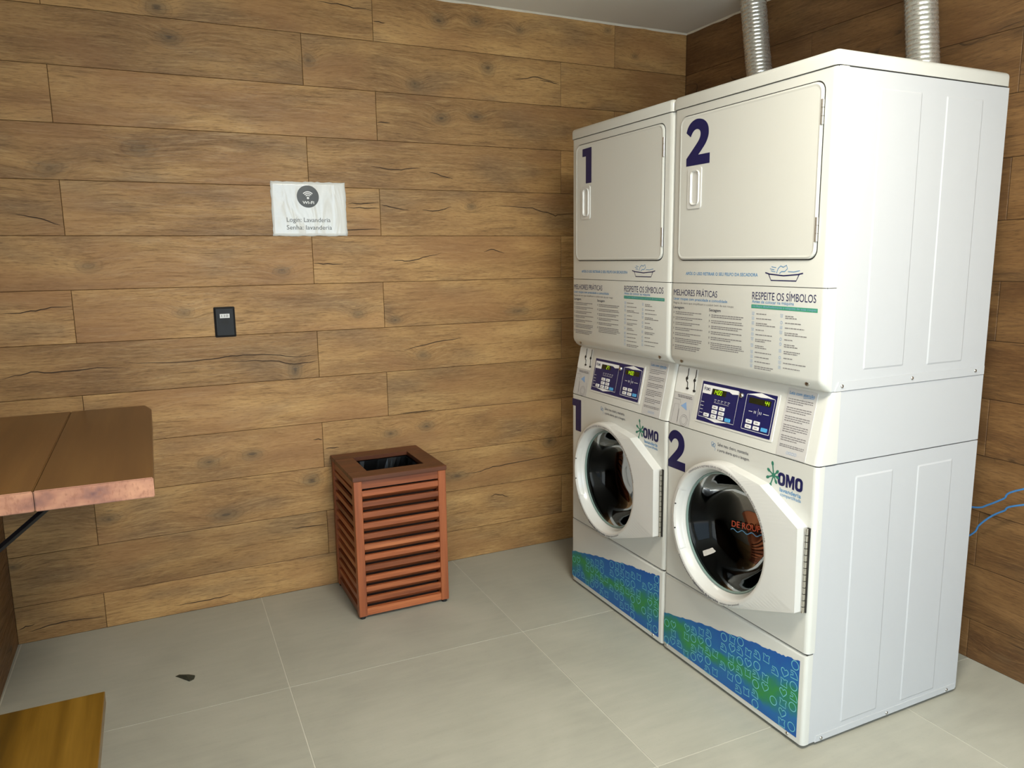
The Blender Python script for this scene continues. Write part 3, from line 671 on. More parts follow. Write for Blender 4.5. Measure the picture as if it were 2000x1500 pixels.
    m.stroke([(.384, .109), (.400, .109)], .0014, SP, .0034); m.stroke([(.446, .109), (.470, .109)], .0014, SP, .0034); m.stroke([(.424, .098), (.424, .122)], .0008, SP, .0034)
    for uu in (.408, .414, .430, .437): m.stroke([(uu, .105), (uu, .113)], .002, SP, .0034)
    tag(m.build('printed_panel_graphics', M['ink_white'], cpo, raw=True), kind='stuff')
    m = MB(); fit_text(m, 'OMO', .172, .194, .142, .153, SP, .0038, .03)
    for a in range(5):
        t0 = math.radians(95 + a * 40); m.stroke([(.170, .149), (.170 + .010 * math.cos(t0), .149 + .009 * math.sin(t0))], .0013, SP, .0038)
    tag(m.build('printed_panel_logo', M['navy'], cpo, raw=True), kind='stuff')
    MB().prism([(.205, .134), (.272, .134), (.272, .152), (.205, .152)], SP, .0024, .0036).build('display_window', M['lcd'], cpo); MB().prism([(.378, .134), (.470, .134), (.470, .152), (.378, .152)], SP, .0024, .0036).build('display_window', M['lcd'], cpo)
    m = MB()
    if n == 1: seven(m, '27', .241, .1365, .0125, SP, .0041); m.build('lit_digits', M['lit'], cpo, raw=True); m = MB(); seven(m, '14.00', .392, .1360, .0135, SP, .0041)
    else: seven(m, '14.00', .211, .1360, .0135, SP, .0041); m.build('lit_digits', M['lit'], cpo, raw=True); m = MB(); seven(m, '44', .446, .1365, .0125, SP, .0041)
    m.build('lit_digits', M['lit'], cpo, raw=True)
    MB().lathe([(.0085, .002), (.0085, .006), (.006, .009), (.0002, .010)], SP, .342, .151, 16).build('sensor_dome', M['steel'], cpo, smooth=True)
    for (a, b) in ((.231, .093), (.265, .093), (.231, .0775), (.265, .0775), (.195, .0625), (.231, .0625), (.265, .0625)): keycap(cpo, a, b, 'key')
    for (a, b) in ((.393, .077), (.427, .077), (.393, .061), (.427, .061)): keycap(cpo, a, b, 'key')
    for (a, b) in ((.299, .062), (.461, .062)): keycap(cpo, a, b, 'key_blue')
    sr = MB().prism(rrect(0.523, 0.634, 0.003, 0.203, 0.003), SP, 0.0, 0.0016).build('notice_sheet', M['sheet'], cpo)
    m = MB(); fit_text(m, 'Leia com atenção', .532, .626, .184, .196, SP, .0022, .012); m.stroke([(.585, .182), (.606, .184), (.624, .184)], .0012, SP, .0022); m.build('printed_notice_title', M['ink_blue'], cpo, raw=True)
    m = MB(); v = .172
    for it in (3, 3, 3, 4, 3):
        for l in range(it):
            words(m, .531, .624 - (R.uniform(.01, .05) if l == it - 1 else 0), v, .0022, SP, .0022, R); v -= .0064
        v -= .0066
    words(m, .531, .624, .036, .0022, SP, .0022, R); words(m, .531, .622, .031, .0022, SP, .0022, R); tag(m.build('printed_notice_text', M['ink_grey'], cpo, raw=True), kind='stuff')
    m = MB()
    for a in range(4): m.stroke(circle(.566 + a * .010, .016, .004, 10), .0009, SP, .0022, closed=True)
    tag(m.build('printed_small_symbols', M['ink_pale'], cpo, raw=True), kind='stuff')
    # --- washer cabinet
    wc = MB()
    x0, x1, y0, y1 = 0.026, DEP - 0.003, 0.0025, W - 0.0025
    wc.add([(x0, y0, .012), (x1, y0, .012), (x1, y0, .868), (x0, y0, .868), (x0, y1, .012), (x1, y1, .012), (x1, y1, .868), (x0, y1, .868)], [(0, 1, 2, 3), (5, 4, 7, 6), (1, 5, 6, 2), (3, 2, 6, 7), (0, 4, 5, 1)])
    wco = wc.build('washer_cabinet', M['enamel_side_dimmed'], T)
    MB().prism([(0.018, 0.8715), (DEP - 0.003, 0.8715), (DEP - 0.003, 1.080), (0.060, 1.080)], lambda u, v, d: (u, 0.0025 - d, v), -(W - 0.005), 0.0).build('upper_housing', M['enamel_side_dimmed'], wco)
    pressed(wco, 0.157, 0.315, 0.045, 0.825); pressed(wco, 0.424, 0.586, 0.040, 0.822)
    MB().prism([(0.052, 0.010), (0.695, 0.010), (0.695, 0.030), (0.058, 0.030)], lambda u, v, d: (u, 0.0025 - d, v), -0.001, 0.002).build('bottom_flange', M['enamel_side_dimmed'], wco)
    for x in (0.077, 0.363, 0.652): screw(wco, x, 0.0004, 0.018, 'y')
    # --- washer front with a round port
    UC, VC = 0.321, 0.564
    def rectray(a):
        c, s_ = math.cos(a), math.sin(a); u0, u1, v0, v1 = 0.014, W - 0.014, 0.306, 0.870
        k = min([((u1 - UC) / c if c > 1e-9 else 9), ((u0 - UC) / c if c < -1e-9 else 9), ((v1 - VC) / s_ if s_ > 1e-9 else 9), ((v0 - VC) / s_ if s_ < -1e-9 else 9)]); return (UC + c * k, VC + s_ * k)
    corner = [math.atan2(v - VC, u - UC) % (2 * math.pi) for u in (0.014, W - 0.014) for v in (0.306, 0.870)]
    angs = sorted([2 * math.pi * i / 64 for i in range(64)] + corner)
    wf_ = MB(); wf_.ring([rectray(a) for a in angs], [(UC + .201 * math.cos(a), VC + .201 * math.sin(a)) for a in angs], FP, 0.0)
    for sgn, ua, ub in ((0, 0.014, 0.0), (1, W - 0.014, W)):
        P = []
        for i in range(6):
            t_ = math.radians(90 * i / 5); P.append((ua + (ub - ua) * math.sin(t_), -0.014 * (1 - math.cos(t_))))
        P.append((ub, -0.030))
        wf_.add([FP(u, v, dd) for v in (0.306, 0.870) for u, dd in P], [(i, i + 1, 7 + i + 1, 7 + i) for i in range(6)])
    wf_.add([FP(0.014, .870, 0), FP(W - .014, .870, 0), FP(W - .002, .870, -.03), FP(.002, .870, -.03)], [(0, 1, 2, 3)])
    wf_.add([FP(0.014, .306, 0), FP(W - .014, .306, 0), FP(W - .002, .306, -.03), FP(.002, .306, -.03)], [(0, 1, 2, 3)])
    wfo = wf_.build('washer_front', M['enamel'], T, smooth=True)
    MB().box(0.005, 0.03, 0.004, W - 0.004, .8695, .8735).build('dark_seam', M['seam'], wfo)
    MB().box(0.005, 0.03, 0.004, W - 0.004, .3010, .3070).build('dark_seam', M['seam'], wfo)
    MB().flat(digit(n, *((0.006, 0.080, 0.712, 0.852) if n == 1 else (0.004, 0.108, 0.712, 0.852))), FP, 0.0006).build('printed_number', M['navy'], wfo, raw=True)
    m = MB(); fit_text(m, 'Salve meu cheiro, mantenha', 0.268, 0.410, 0.842, 0.8545, FP, .0006, .004); m.build('printed_door_notice', M['ink'], wfo, raw=True); m = MB(); fit_text(m, 'a porta aberta após a lavagem.', 0.268, 0.416, 0.823, 0.8355, FP, .0006, .004); m.build('printed_door_notice', M['ink'], wfo, raw=True)
    m = MB(); m.stroke(circle(.243, .846, .006, 10), .0012, FP, .0006, closed=True); m.stroke(circle(.253, .843, .005, 10), .0012, FP, .0006, closed=True); m.stroke([(.238, .838), (.250, .836), (.258, .832), (.254, .824)], .0012, FP, .0006); m.stroke([(.240, .842), (.252, .846)], .001, FP, .0006); tag(m.build('printed_breeze_icon', M['ink_blue'], wfo, raw=True), kind='stuff')
    # OMO logo
    m = MB()
    for a, b in ((0.536, 0.565), (0.603, 0.632)):
        m.ring(rrect(a, b, .784, .824, .012, 5), rrect(a + .0098, b - .0098, .793, .815, .0045, 5), FP, .0006)
    m.flat([(.5675, .784), (.5675, .824), (.5775, .824), (.5840, .806), (.5905, .824), (.6005, .824), (.6005, .784), (.5925, .784), (.5925, .806), (.5860, .787), (.5820, .787), (.5755, .806), (.5755, .784)], FP, .0006); m.build('printed_logo_letters', M['navy'], wfo, raw=True)
    m = MB(); c = (.519, .808)
    for ang, ln in ((150, .024), (100, .036), (45, .020), (205, .026), (250, .034), (300, .020), (350, .016)):
        a = math.radians(ang); ex, ey = c[0] + ln * math.cos(a), c[1] + ln * math.sin(a); m.stroke([c, (ex, ey)], .0046, FP, .0006)
        m.flat([(ex + .0072 * math.cos(a) * math.cos(q) - .0048 * math.sin(a) * math.sin(q), ey + .0072 * math.sin(a) * math.cos(q) + .0048 * math.cos(a) * math.sin(q)) for q in [2 * math.pi * i / 12 for i in range(12)]], FP, .0007)
    m.flat(circle(*c, .0078, 12), FP, .0008); m.build('printed_logo_splash', M['leaf_green'], wfo, raw=True)
    m = MB(); fit_text(m, 'lavanderia', .545, .627, .766, .7785, FP, .0006, .014); m.build('printed_logo_line', M['ink_blue'], wfo, raw=True)
    m = MB(); fit_text(m, 'compartilhada', .548, .628, .750, .7635, FP, .0006, .002); m.build('printed_logo_subline', M['ink_blue'], wfo, raw=True)
    # --- washer door
    DR = MB()
    DR.lathe([(.237, 0), (.237, .034), (.2355, .039), (.232, .0425), (.228, .044), (.2165, .044), (.2145, .0425), (.206, .027), (.200, .012), (.1985, .002), (.1985, -.012)], FP, UC, VC, 96)
    dro = DR.build('washer_door', M['door_white'], T, smooth=True)
    pl = MB(); A = [math.radians(x) for x in range(83, -71, -3)]
    outer = [(.352, .7985), (.430, .789), (.502, .778), (.655, .691), (.659, .437), (.560, .400), (.492, .375), (.4036, .3425)]
    segl = [math.dist(a, b) for a, b in zip(outer[:-1], outer[1:])]; tot = sum(segl)
    # one boundary point for every arc point, corners kept
    cum = [0]
    for s_ in segl: cum.append(cum[-1] + s_ / tot)
    ps = [i / (len(A) - 1) for i in range(len(A))]
    for cc in cum[1:-1]:
        j = min(range(len(ps)), key=lambda i: abs(ps[i] - cc)); ps[j] = cc
    B = []
    for s_ in ps:
        for i in range(len(outer) - 1):
            if cum[i] <= s_ <= cum[i + 1] + 1e-9:
                q_ = (s_ - cum[i]) / (cum[i + 1] - cum[i]); B.append((outer[i][0] + (outer[i + 1][0] - outer[i][0]) * q_, outer[i][1] + (outer[i + 1][1] - outer[i][1]) * q_)); break
    I = [(UC + .2265 * math.cos(a), VC + .2265 * math.sin(a)) for a in A]; k = len(A)
    V = [FP(*p, .0441) for p in I] + [FP(*p, .038) for p in B] + [FP(*p, 0.0) for p in B]
    pl.add(V, [(i, i + 1, k + i + 1, k + i) for i in range(k - 1)] + [(k + i, k + i + 1, 2 * k + i + 1, 2 * k + i) for i in range(k - 1)])
    pl.build('hinge_plate', M['door_white'], dro)
    h = MB(); N = 13
    for i in range(N):
        a = .434 + (.690 - .434) * i / N + .001; b = .434 + (.690 - .434) * (i + 1) / N - .001; h.tube([FP(.664, a, .010), FP(.664, b, .010)], .0052, 10)
    h.build('piano_hinge', M['piano'], dro, smooth=True)
    MB().prism([(.6595, .434), (.6690, .434), (.6690, .690), (.6595, .690)], FP, .0, .004).build('hinge_leaf', M['seam'], dro)
    hp = MB(); hp.lathe([(.203, .022), (.2065, .036), (.210, .0425), (.2165, .0462), (.2200, .0455), (.2205, .043)], FP, UC, VC, 16, a0=math.radians(152), a1=math.radians(212)); hp.build('door_pull', M['door_white'], dro, smooth=True)
    for a in (168, 192): a = math.radians(a); MB().prism(circle(UC + .213 * math.cos(a), VC + .213 * math.sin(a), .0024, 8), FP, .043, .0466).build('rivet', M['black_rubber'], dro)
    m = MB(); arc_text(m, 'VERIFIQUE E RETIRE SEUS OBJETOS E ROUPAS DOS BOLSOS ANTES DE LAVAR', UC, VC, .2195, 130, 12, .0088, FP, .0446, .010); m.build('printed_ring_text', M['ink_grey'], dro, raw=True)
    m = MB(); arc_text(m, 'Realize a limpeza e', UC, VC, .2285, 216, 240, .0100, FP, .0446, .0, True); arc_text(m, 'higienização da borracha', UC, VC, .2285, 242, 276, .0115, FP, .0446, .022, True); arc_text(m, 'sempre que possível', UC, VC, .2285, 278, 302, .0100, FP, .0446, .0, True); m.build('printed_ring_motto', M['ink'], dro, raw=True)
    MB().lathe([(.199, .005), (.196, .008), (.193, .006), (.191, -.002)], FP, UC, VC, 72).build('gasket', M['gasket'], dro, smooth=True)
    gl = MB().lathe([(.1925, .002), (.186, -.005), (.176, -.022), (.165, -.045), (.151, -.070), (.131, -.088), (.101, -.098), (.052, -.1025), (.0005, -.103)], FP, UC, VC, 72).build('door_glass', M['glass'], dro, smooth=True)
    dm = MB().lathe([(.201, -.012), (.212, -.03), (.245, -.035), (.245, -.36), (.225, -.37), (.215, -.365), (.12, -.375), (.11, -.36), (.0005, -.36)], FP, UC, VC, 64)
    dmo = dm.build('drum', M['drum'], T, smooth=True)
    m = MB()
    for i in range(3):
        a = math.radians(30 + 120 * i); q = []
        for r1, dw in ((.243, -.13), (.243, .13), (.205, .05), (.205, -.05)): q.append((UC + r1 * math.cos(a + dw), VC + r1 * math.sin(a + dw)))
        MB().prism(q, FP, -.35, -.05).build('drum_baffle', M['drum'], dmo)
    if n == 2:  # reflection of a sign, drawn as flat print inside the glass bowl
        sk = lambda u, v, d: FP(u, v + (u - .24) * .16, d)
        m = MB(); fit_text(m, 'DE ROUPAS', .240, .412, .541, .563, sk, -.0968, .015); m.build('reflected_lettering', M['reflected_red'], dro, raw=True)
        m = MB(); m.stroke([(.236 + .0044 * i, .530 + .0045 * math.sin(i * .62)) for i in range(41)], .0032, sk, -.0968); m.build('reflected_wave', M['reflected_blue'], dro, raw=True)
    # --- kick panel with the printed band
    kp = MB().rbox(0.0, 0.026, 0.001, W - 0.001, 0.012, 0.3015, 0.012, 4, lambda c, d_: c.x < 0.01 and (abs(d_.z) > 1e-6 or c.z > 0.2)).build('kick_panel', M['enamel'], T, smooth=True)
    top = [(0.004, .146), (.113, .171), (.233, .198), (.351, .221), (.459, .245), (.527, .253), (.592, .263), (.656, .276)]
    fine_ = []
    for (a, b) in zip(top[:-1], top[1:]):
        for i in range(8): fine_.append((a[0] + (b[0] - a[0]) * i / 8, a[1] + (b[1] - a[1]) * i / 8 + R.uniform(-.0028, .0028)))
    fine_.append(top[-1])
    MB().flat([(0.004, .030), (.656, .028)] + fine_[::-1], FP, .0006).build('printed_band', M['sticker'], kp, raw=True)
    m = MB(); R2 = random.Random(5)
    def toph(u):
        for a, b in zip(top[:-1], top[1:]):
            if a[0] <= u <= b[0]: return a[1] + (b[1] - a[1]) * (u - a[0]) / (b[0] - a[0])
        return 0
    for i in range(17):
        for j in range(8):
            cu = .022 + i * .0385 + R2.uniform(-.002, .002); cv = .046 + j * .0335 + (i % 3) * .0105 - .004 + R2.uniform(-.002, .002)
            if R2.random() < 0.16 or cu > .640: continue
            if cv + .015 > toph(min(cu + .006, .655)): continue
            m.stroke(icon((i + j * 2) % 4, cu, cv, 0.0275, R2.uniform(-.12, .12)), .0026, FP, .0011, closed=True)
    tag(m.build('printed_band_icons', M['sticker_line'], kp, raw=True), kind='stuff')
    for u in (.022, .620): screw(kp, 0.0, W - u, .021, 'x', .0045)
    # --- levelling feet
    for x in (.06, .64):
        for y in (.06, .62): MB().lathe([(.0002, 0), (.02, 0), (.02, .006), (.009, .010), (.009, .016)], lambda u, v, d: (x + u, y + v, d), 0, 0, 14).build('levelling_foot', M['black_rubber'], T, smooth=True)
    return T
_key = {}
def keycap(parent, u, t, mat):
    MB().prism(rrect(u - .0125, u + .0125, t - .0058, t + .0058, .002, 2), SP, .0026, .0044).build('keypad_button', M[mat], parent)
    if mat == 'key':
        MB().stroke([(u - .006, t), (u + .006, t)], .0022, SP, .0048).build('button_print', M['ink_grey'], parent, raw=True)
machine(1, (1.9055, -1.1452, 0), 'white stacked washer and dryer numbered 1, next to the back wall')
machine(2, (1.9055, -1.8296, 0), 'white stacked washer and dryer numbered 2, nearest the camera')

# ------------------------------------------------------------------ ducts, cables
def duct(pts, r, label):
    # ribbed flexible duct swept along a smooth path
    P = [Vector(p) for p in pts]; path = []
    for i in range(len(P) - 1):
        p0, p1, p2, p3 = P[max(i - 1, 0)], P[i], P[i + 1], P[min(i + 2, len(P) - 1)]
        for k in range(40):
            s = k / 40; path.append(0.5 * ((2 * p1) + (p2 - p0) * s + (2 * p0 - 5 * p1 + 4 * p2 - p3) * s * s + (3 * p1 - p0 - 3 * p2 + p3) * s ** 3))
    path.append(P[-1])
    # resample at rib pitch
    L = [0.0]
    for a, b in zip(path[:-1], path[1:]): L.append(L[-1] + (b - a).length)
    step = 0.0027; n = int(L[-1] / step); out = []; j = 0
    for i in range(n + 1):
        s = i * step
        while j < len(L) - 2 and L[j + 1] < s: j += 1
        q = (s - L[j]) / max(1e-9, L[j + 1] - L[j]); out.append(path[j].lerp(path[j + 1], q))
    rr = [r - 0.0022 + 0.0022 * abs(math.cos(math.pi * i / 6)) ** 0.7 for i in range(len(out))]
    o = MB().tube(out, rr, 28).build('exhaust_duct', M['duct'], None, smooth=True)
    return tag(o, label, 'duct')
duct([(2.63, -1.487, 1.56), (2.672, -1.487, 1.57), (2.72, -1.485, 1.70), (2.72, -1.462, 2.0), (2.72, -1.449, 2.115), (2.72, -1.427, 2.31), (2.72, -1.40, 2.57)], 0.0525, 'right-hand ribbed silver duct rising behind machine 2 near the photo edge')
duct([(2.63, -0.807, 1.56), (2.672, -0.806, 1.57), (2.72, -0.79, 1.70), (2.72, -0.72, 2.0), (2.72, -0.664, 2.25), (2.72, -0.613, 2.544), (2.72, -0.609, 2.572)], 0.0545, 'left-hand ribbed silver duct nearer the ceiling corner, rising behind machine 1')
def cable(px, X, extra, label):
    pts = [(X, *on_right(*p, X)) for p in px]
    P = [Vector(p) for p in ([extra[0]] + pts + [extra[1]])]; path = []
    for i in range(len(P) - 1):
        p0, p1, p2, p3 = P[max(i - 1, 0)], P[i], P[i + 1], P[min(i + 2, len(P) - 1)]
        for k in range(8):
            s = k / 8; path.append(0.5 * ((2 * p1) + (p2 - p0) * s + (2 * p0 - 5 * p1 + 4 * p2 - p3) * s * s + (3 * p1 - p0 - 3 * p2 + p3) * s ** 3))
    path.append(P[-1])
    tag(MB().tube(path, 0.0032, 8).build('network_cable', M['cable'], None, smooth=True), label, 'cable')
cable([(1905, 991), (1930, 986), (1960, 974), (2000, 955)], 2.80, ((2.78, -1.60, 0.57), (2.845, -2.25, 0.86)), 'upper blue cable running along the right wall from behind the machines')
cable([(1898, 1043), (1912, 1026), (1935, 1009), (1960, 998), (2000, 986)], 2.80, ((2.78, -1.62, 0.40), (2.845, -2.25, 0.77)), 'lower blue cable curving along the right wall from behind the machines')

# ------------------------------------------------------------------ slatted waste bin
BX0, BX1, BY0, BY1, BZ = 0.935, 1.326, -0.412, -0.012, 0.606
bn = empty('waste_bin', (BX0, BY0, 0), 'reddish slatted wooden waste bin with open top against the back wall', 'bin')
bw, bd = BX1 - BX0, BY1 - BY0; pw = 0.034
for x in (0, bw - pw):
    for y in (0, bd - pw):
        MB().rbox(x, x + pw, y, y + pw, 0.012, BZ - 0.018, 0.002, 1).build('corner_post', M['bin_v'], bn)
        MB().lathe([(.0002, 0), (.012, 0), (.012, .012), (.0002, .012)], lambda u, v, d: (x + pw / 2 + u, y + pw / 2 + v, d), 0, 0, 12).build('rubber_foot', M['black_rubber'], bn)
# top frame of four boards around the opening
hx0, hx1, hy0, hy1 = 1.012 - BX0, 1.256 - BX0, -0.335 - BY0, -0.100 - BY0
e = 0.004
for a in ((-e, bw + e, -e, hy0), (-e, bw + e, hy1, bd), (-e, hx0, hy0, hy1), (hx1, bw + e, hy0, hy1)):
    MB().rbox(a[0] + .0003, a[1] - .0003, a[2] + .0003, a[3] - .0003, BZ - 0.018, BZ, 0.0012, 1).build('top_board', M['bin_top'], bn)
_sm = {}
def slat_mesh(L, mirror):
    k = (round(L, 4), mirror)
    if k not in _sm:
        P = [(0.0, 0.0), (0.0, -0.021), (0.026, -0.042), (0.032, -0.034), (0.012, 0.0)]       # inwards, up
        m = MB(); m.v = [(0, a, b) for a, b in P] + [(L, a, b) for a, b in P]
        m.f = [tuple(range(5)), tuple(range(5, 10))] + [(i, (i + 1) % 5, 5 + (i + 1) % 5, 5 + i) for i in range(5)]
        _sm[k] = m.mesh('slat')
    return _sm[k]
def side(L, org, rz):
    for zz, hh in ((BZ - 0.018 - 0.034, 0.034), (0.014, 0.030)):
        o = MB().box(0, L, 0.004, 0.022, 0, hh).build('rail', M['bin'], bn); o.location = (org[0], org[1], zz); o.rotation_euler = (0, 0, rz)
    for i in range(11):
        o = link('slat', slat_mesh(L, 0), M['bin'], bn, (org[0], org[1], 0.544 - i * 0.0452)); o.rotation_euler = (0, 0, rz)
        c, s = math.cos(rz), math.sin(rz); o.location = (org[0] - s * 0.004, org[1] + c * 0.004, 0.544 - i * 0.0452)
side(bw - 2 * pw, (pw, 0.0), 0)
side(bd - 2 * pw, (0.0, bd - pw), -math.pi / 2)
side(bd - 2 * pw, (bw, pw), math.pi / 2)
side(bw - 2 * pw, (bw - pw, bd), math.pi)
for a in ((.040, .046, .040, bd - .040), (bw - .046, bw - .040, .040, bd - .040), (.0465, bw - .0465, .040, .046), (.0465, bw - .0465, bd - .046, bd - .040)):
    MB().box(a[0], a[1], a[2], a[3], .020, BZ - .0185).build('gap_shade_board', M['bin_dark'], bn)  # added dark boards that stand in for shade between the slats
MB().box(.0465, bw - .0465, .0465, bd - .0465, .020, .028).build('bottom_board', M['bin_dark'], bn)
# black liner bag hanging inside
lb = MB(); R3 = random.Random(9); nu, nv = 44, 9
per = []
for i in range(nu):
    s = i / nu * 4; k = int(s); f_ = s - k
    a0, a1, b0, b1 = hx0 + .006, hx1 - .006, hy0 + .006, hy1 - .006
    per.append([(a0 + (a1 - a0) * f_, b0), (a1, b0 + (b1 - b0) * f_), (a1 - (a1 - a0) * f_, b1), (a0, b1 - (b1 - b0) * f_)][k])
mx_, my_ = (hx0 + hx1) / 2, (hy0 + hy1) / 2
V = []
for j in range(nv):
    zz = BZ - 0.022 - 0.055 * j if j else BZ - 0.020
    for (x, y) in per:
        w_ = 1 + (R3.uniform(-.11, .02) if j else 0.0) - 0.02 * j; V.append((BX0 + mx_ + (x - mx_) * w_, BY0 + my_ + (y - my_) * w_, zz + (R3.uniform(-.008, .008) if j else 0)))
V.append((BX0 + mx_, BY0 + my_, BZ - .022 - .055 * (nv - 1) + .02))
lb.add(V, [(j * nu + i, j * nu + (i + 1) % nu, (j + 1) * nu + (i + 1) % nu, (j + 1) * nu + i) for j in range(nv - 1) for i in range(nu)] + [((nv - 1) * nu + i, (nv - 1) * nu + (i + 1) % nu, nv * nu) for i in range(nu)])
tag(lb.build('bin_liner', M['plastic_bag'], None), 'shiny black plastic liner bag inside the wooden bin', 'bin liner')

# ------------------------------------------------------------------ wall table and bench
tb = empty('wall_table', (XL, -1.15, 0), 'thick brown wooden wall-mounted table slab at the left edge', 'table')
TZ, TT = 0.90, 0.054
def slab(name, poly, mat_top, mat_end):
    m = MB().prism(poly, lambda u, v, d: (u - XL, v + 1.15, d), TZ - TT, TZ); o = m.build(name, mat_top, tb)
    bm = bmesh.new(); bm.from_mesh(o.data); bmesh.ops.bevel(bm, geom=[e_ for e_ in bm.edges], offset=0.0025, segments=2, affect='EDGES'); bm.to_mesh(o.data); bm.free()
    o.data.materials.append(mat_end)
    for p in o.data.polygons:
        if p.normal.y < -0.6: p.material_index = 1
    return o
XK = -0.0415
slab('plank', [(XL + 0.001, -0.003), (XL + 0.001, -1.142), (XK - 0.0008, -1.146), (XK - 0.0008, -0.003)], M['table'], M['end_grain'])
slab('plank', [(XK + 0.0008, -0.003), (XK + 0.0008, -1.146), (0.232, -1.152), (0.236, -0.098), (0.214, -0.003)], M['table'], M['end_grain'])
for yb in (-1.0, -0.15):
    b = MB().tube([(XL + 0.012 - XL, yb + 1.15, 0.602), (0.004 - XL, yb + 1.15, TZ - TT - 0.004)], 0.0085, 4)
    b.box(0.0015, 0.0075, yb + 1.15 - .015, yb + 1.15 + .015, 0.56, TZ - TT - .001).box(0.0015, 0.40, yb + 1.15 - .015, yb + 1.15 + .015, TZ - TT - 0.007, TZ - TT - 0.001)
    b.build('bracket', M['black_metal'], tb)
bc = empty('bench', (-0.28, -2.62, 0), 'golden brown wooden bench in the lower left corner', 'bench')
MB().rbox(0, 0.368, 0, 1.24, 0.418, 0.45, 0.002, 2).build('seat', M['bench'], bc)
for y in (0.12, 1.09): MB().rbox(0.03, 0.338, y, y + 0.03, 0.0, 0.4175, 0.002, 1).build('leg_panel', M['bench'], bc)
MB().rbox(0.17, 0.20, 0.1505, 1.0895, 0.18, 0.24, 0.002, 1).build('stretcher', M['bench'], bc)

# ------------------------------------------------------------------ sign, socket, leaf
BP = lambda u, v, d: (u, -d, v)
sg = MB(); nx, nz = 24, 16; V = []
cn = [(0.7485, 1.5625), (1.059, 1.5625), (1.057, 1.785), (0.749, 1.783)]
R4 = random.Random(21)
for side_d in (0,):
    for j in range(nz + 1):
        for i in range(nx + 1):
            a, b = i / nx, j / nz
            x = (cn[0][0] * (1 - a) + cn[1][0] * a) * (1 - b) + (cn[3][0] * (1 - a) + cn[2][0] * a) * b; z = (cn[0][1] * (1 - a) + cn[1][1] * a) * (1 - b) + (cn[3][1] * (1 - a) + cn[2][1] * a) * b
            edge = min(a, 1 - a, b, 1 - b) < 1e-6
            V.append((x - .90 + (R4.uniform(-.0018, .0018) if edge else 0), -0.0018 - 0.0010 * (math.sin(a * 9 + b * 5) * .5 + .5), z - 1.56 + (R4.uniform(-.0018, .0018) if edge else 0)))
sg.add(V, [(j * (nx + 1) + i, j * (nx + 1) + i + 1, (j + 1) * (nx + 1) + i + 1, (j + 1) * (nx + 1) + i) for j in range(nz) for i in range(nx)])
sgo = sg.build('wifi_sign', M['paper'], None, (0.90, 0, 1.56), smooth=True, raw=True); tag(sgo, 'white laminated Wi-Fi login sheet taped to the wood-look wall', 'sign')
sol = sgo.modifiers.new('thickness', 'SOLIDIFY'); sol.thickness = 0.0006; sol.offset = 0
def LP(u, v, d): return (u - 0.90, -0.0036 - d, v - 1.56)
cxy = on_back(601, 384)
MB().flat(circle(cxy[0], cxy[1], 0.0455, 40), LP, 0).build('printed_disc', plain('grey_disc_print', srgb(54, 54, 50), 0.3, var=0.5, scale=40), sgo, raw=True)
m = MB(); wx, wz = cxy[0], cxy[1] - 0.006
m.flat(circle(wx, wz, .0052, 14), LP, .0004)
for r1 in (.0115, .0185, .0255): m.stroke([(wx + r1 * math.cos(math.radians(a)), wz + r1 * math.sin(math.radians(a))) for a in range(42, 139, 8)], .0042, LP, .0004)
fit_text(m, 'Wi-Fi', wx - .0235, wx + .0245, wz - .0245, wz - .0125, LP, .0004, .03); m.build('printed_wifi_symbol', M['ink_white'], sgo, raw=True)
m = MB()
charcoal = plain('charcoal_print', srgb(70, 70, 72), 0.4, var=0.2)
for body, p0, p1, h0, h1 in (('Login: Lavanderia', (560, 431), (645, 431), .020, -.006), ('Senha: lavanderia', (560, 446), (648, 446), .017, 0)):
    a = on_back(*p0); b = on_back(*p1); fit_text(m, body, a[0], b[0], a[1] - .006 + h1 + .001, a[1] + .013, LP, .0004, -.004); m.build('printed_login_text', charcoal, sgo, raw=True); m = MB()

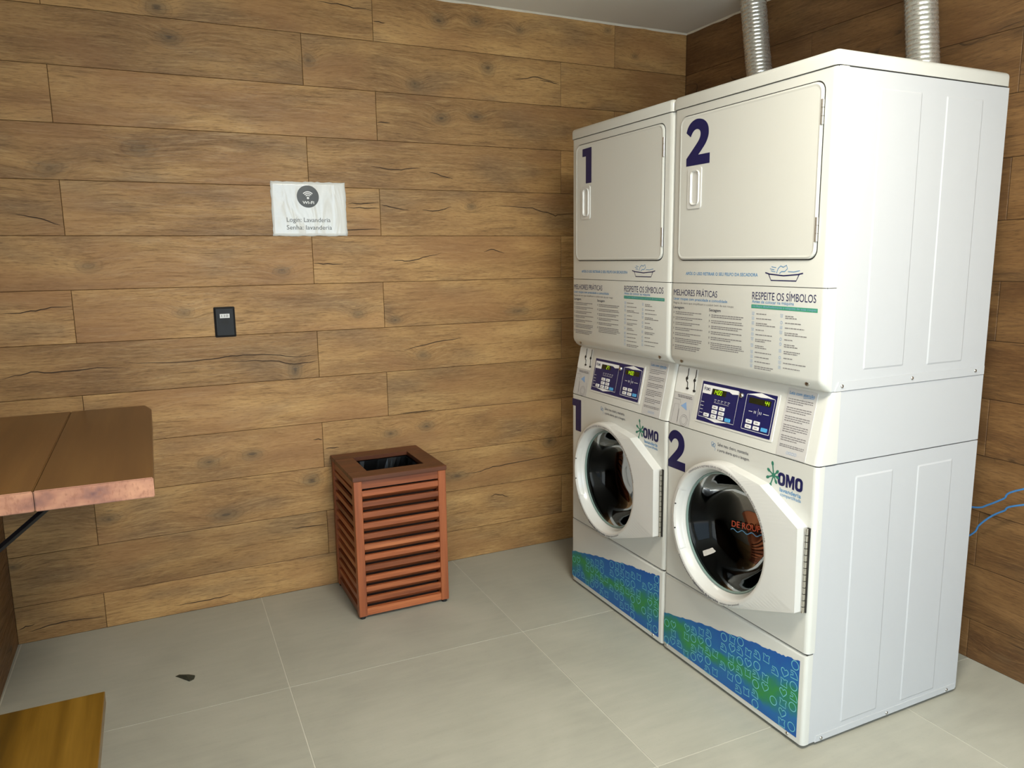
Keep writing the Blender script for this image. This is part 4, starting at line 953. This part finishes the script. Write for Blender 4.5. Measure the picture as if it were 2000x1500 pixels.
so = empty('power_socket', (0.536, 0, 1.2165), 'black rectangular power socket with white voltage sticker on the back wall', 'socket')
LS = lambda u, v, d: (u, -d, v)
o1 = rrect(-.0405, .0405, -.0615, .0615, .004, 3); o2 = rrect(-.033, .033, -.054, .054, .004, 3); k = len(o1)
q = MB().prism(o1, LS, 0.0, 0.004, True, False); q.add([LS(*p, .004) for p in o1] + [LS(*p, .0095) for p in o2], [(a, (a + 1) % k, k + (a + 1) % k, k + a) for a in range(k)]); q.flat(o2, LS, .0095); q.build('cover_plate', M['black_plastic'], so)
mo = MB().prism(rrect(-.0235, .0225, -.0135, .0135, .002, 3), LS, .0085, .0112).build('outlet_module', M['black_plastic'], so)
hexa = [(-.017, 0), (-.010, .009), (.011, .009), (.017, 0), (.011, -.009), (-.010, -.009)]
q = MB().flat(hexa, LS, .0115); q.build('outlet_recess', M['black_hole'], mo, raw=True); MB().stroke(hexa, .0015, LS, .0120, closed=True).build('outlet_rim', M['black_plastic'], mo, raw=True)
q = MB()
for a in (-.009, 0, .009): MB().flat(circle(a, -.002 if a == 0 else 0, .0022, 8), LS, .0124).build('outlet_hole', M['black_hole'], mo, raw=True)
st_ = MB().prism([(-.0185, .0165), (.0190, .0165), (.0190, .0335), (-.0185, .0335)], LS, .0094, .0100).build('voltage_sticker', M['ink_white'], so)
m = MB(); fit_text(m, '110', -.0125, .0135, .0205, .0300, LS, .0104, .01); m.build('printed_voltage', M['ink_grey'], st_, raw=True)

lf = [on_floor(363 + (p[0] - 363) * 1.28, 1324 + (p[1] - 1324) * 1.28) for p in ((347, 1322), (353, 1321), (367, 1319), (377, 1322), (375.6, 1326.2), (368.6, 1329.7), (357.4, 1325.5))]
cx = sum(p[0] for p in lf) / len(lf); cy = sum(p[1] for p in lf) / len(lf); k = len(lf)
V = [(x - cx, y - cy, 0.0012 + 0.004 * (i % 2)) for i, (x, y) in enumerate(lf)] + [(0, 0, 0.009)] + [(x - cx, y - cy, 0.0004) for x, y in lf]
q = MB().add(V, [(i, (i + 1) % k, k) for i in range(k)] + [(i, (i + 1) % k, k + 1 + (i + 1) % k, k + 1 + i) for i in range(k)] + [tuple(range(k + 1, 2 * k + 1))])
tag(q.build('dried_leaf', M['leaf'], None, (cx, cy, 0)), 'small dark dried leaf lying on the grey floor', 'leaf')

# ------------------------------------------------------------------ ceiling lamp (above the camera, out of frame)
cl = empty('ceiling_lamp', (LAMP[0], LAMP[1], LAMP[2]), 'flat square white ceiling lamp panel', 'lamp')
MB().rbox(-.31, .31, -.31, .31, 0.0, ZC - LAMP[2] - 0.0005, .004, 1).build('housing', M['enamel'], cl)
t = NT('lamp_diffuser'); t.set(Base_Color=(.9, .9, .88, 1), Emission_Color=(1, .96, .88, 1), Emission_Strength=3.0); M['diffuser'] = t.m
MB().rbox(-.285, .285, -.285, .285, -0.006, 0.0, .002, 1).build('diffuser', M['diffuser'], cl)
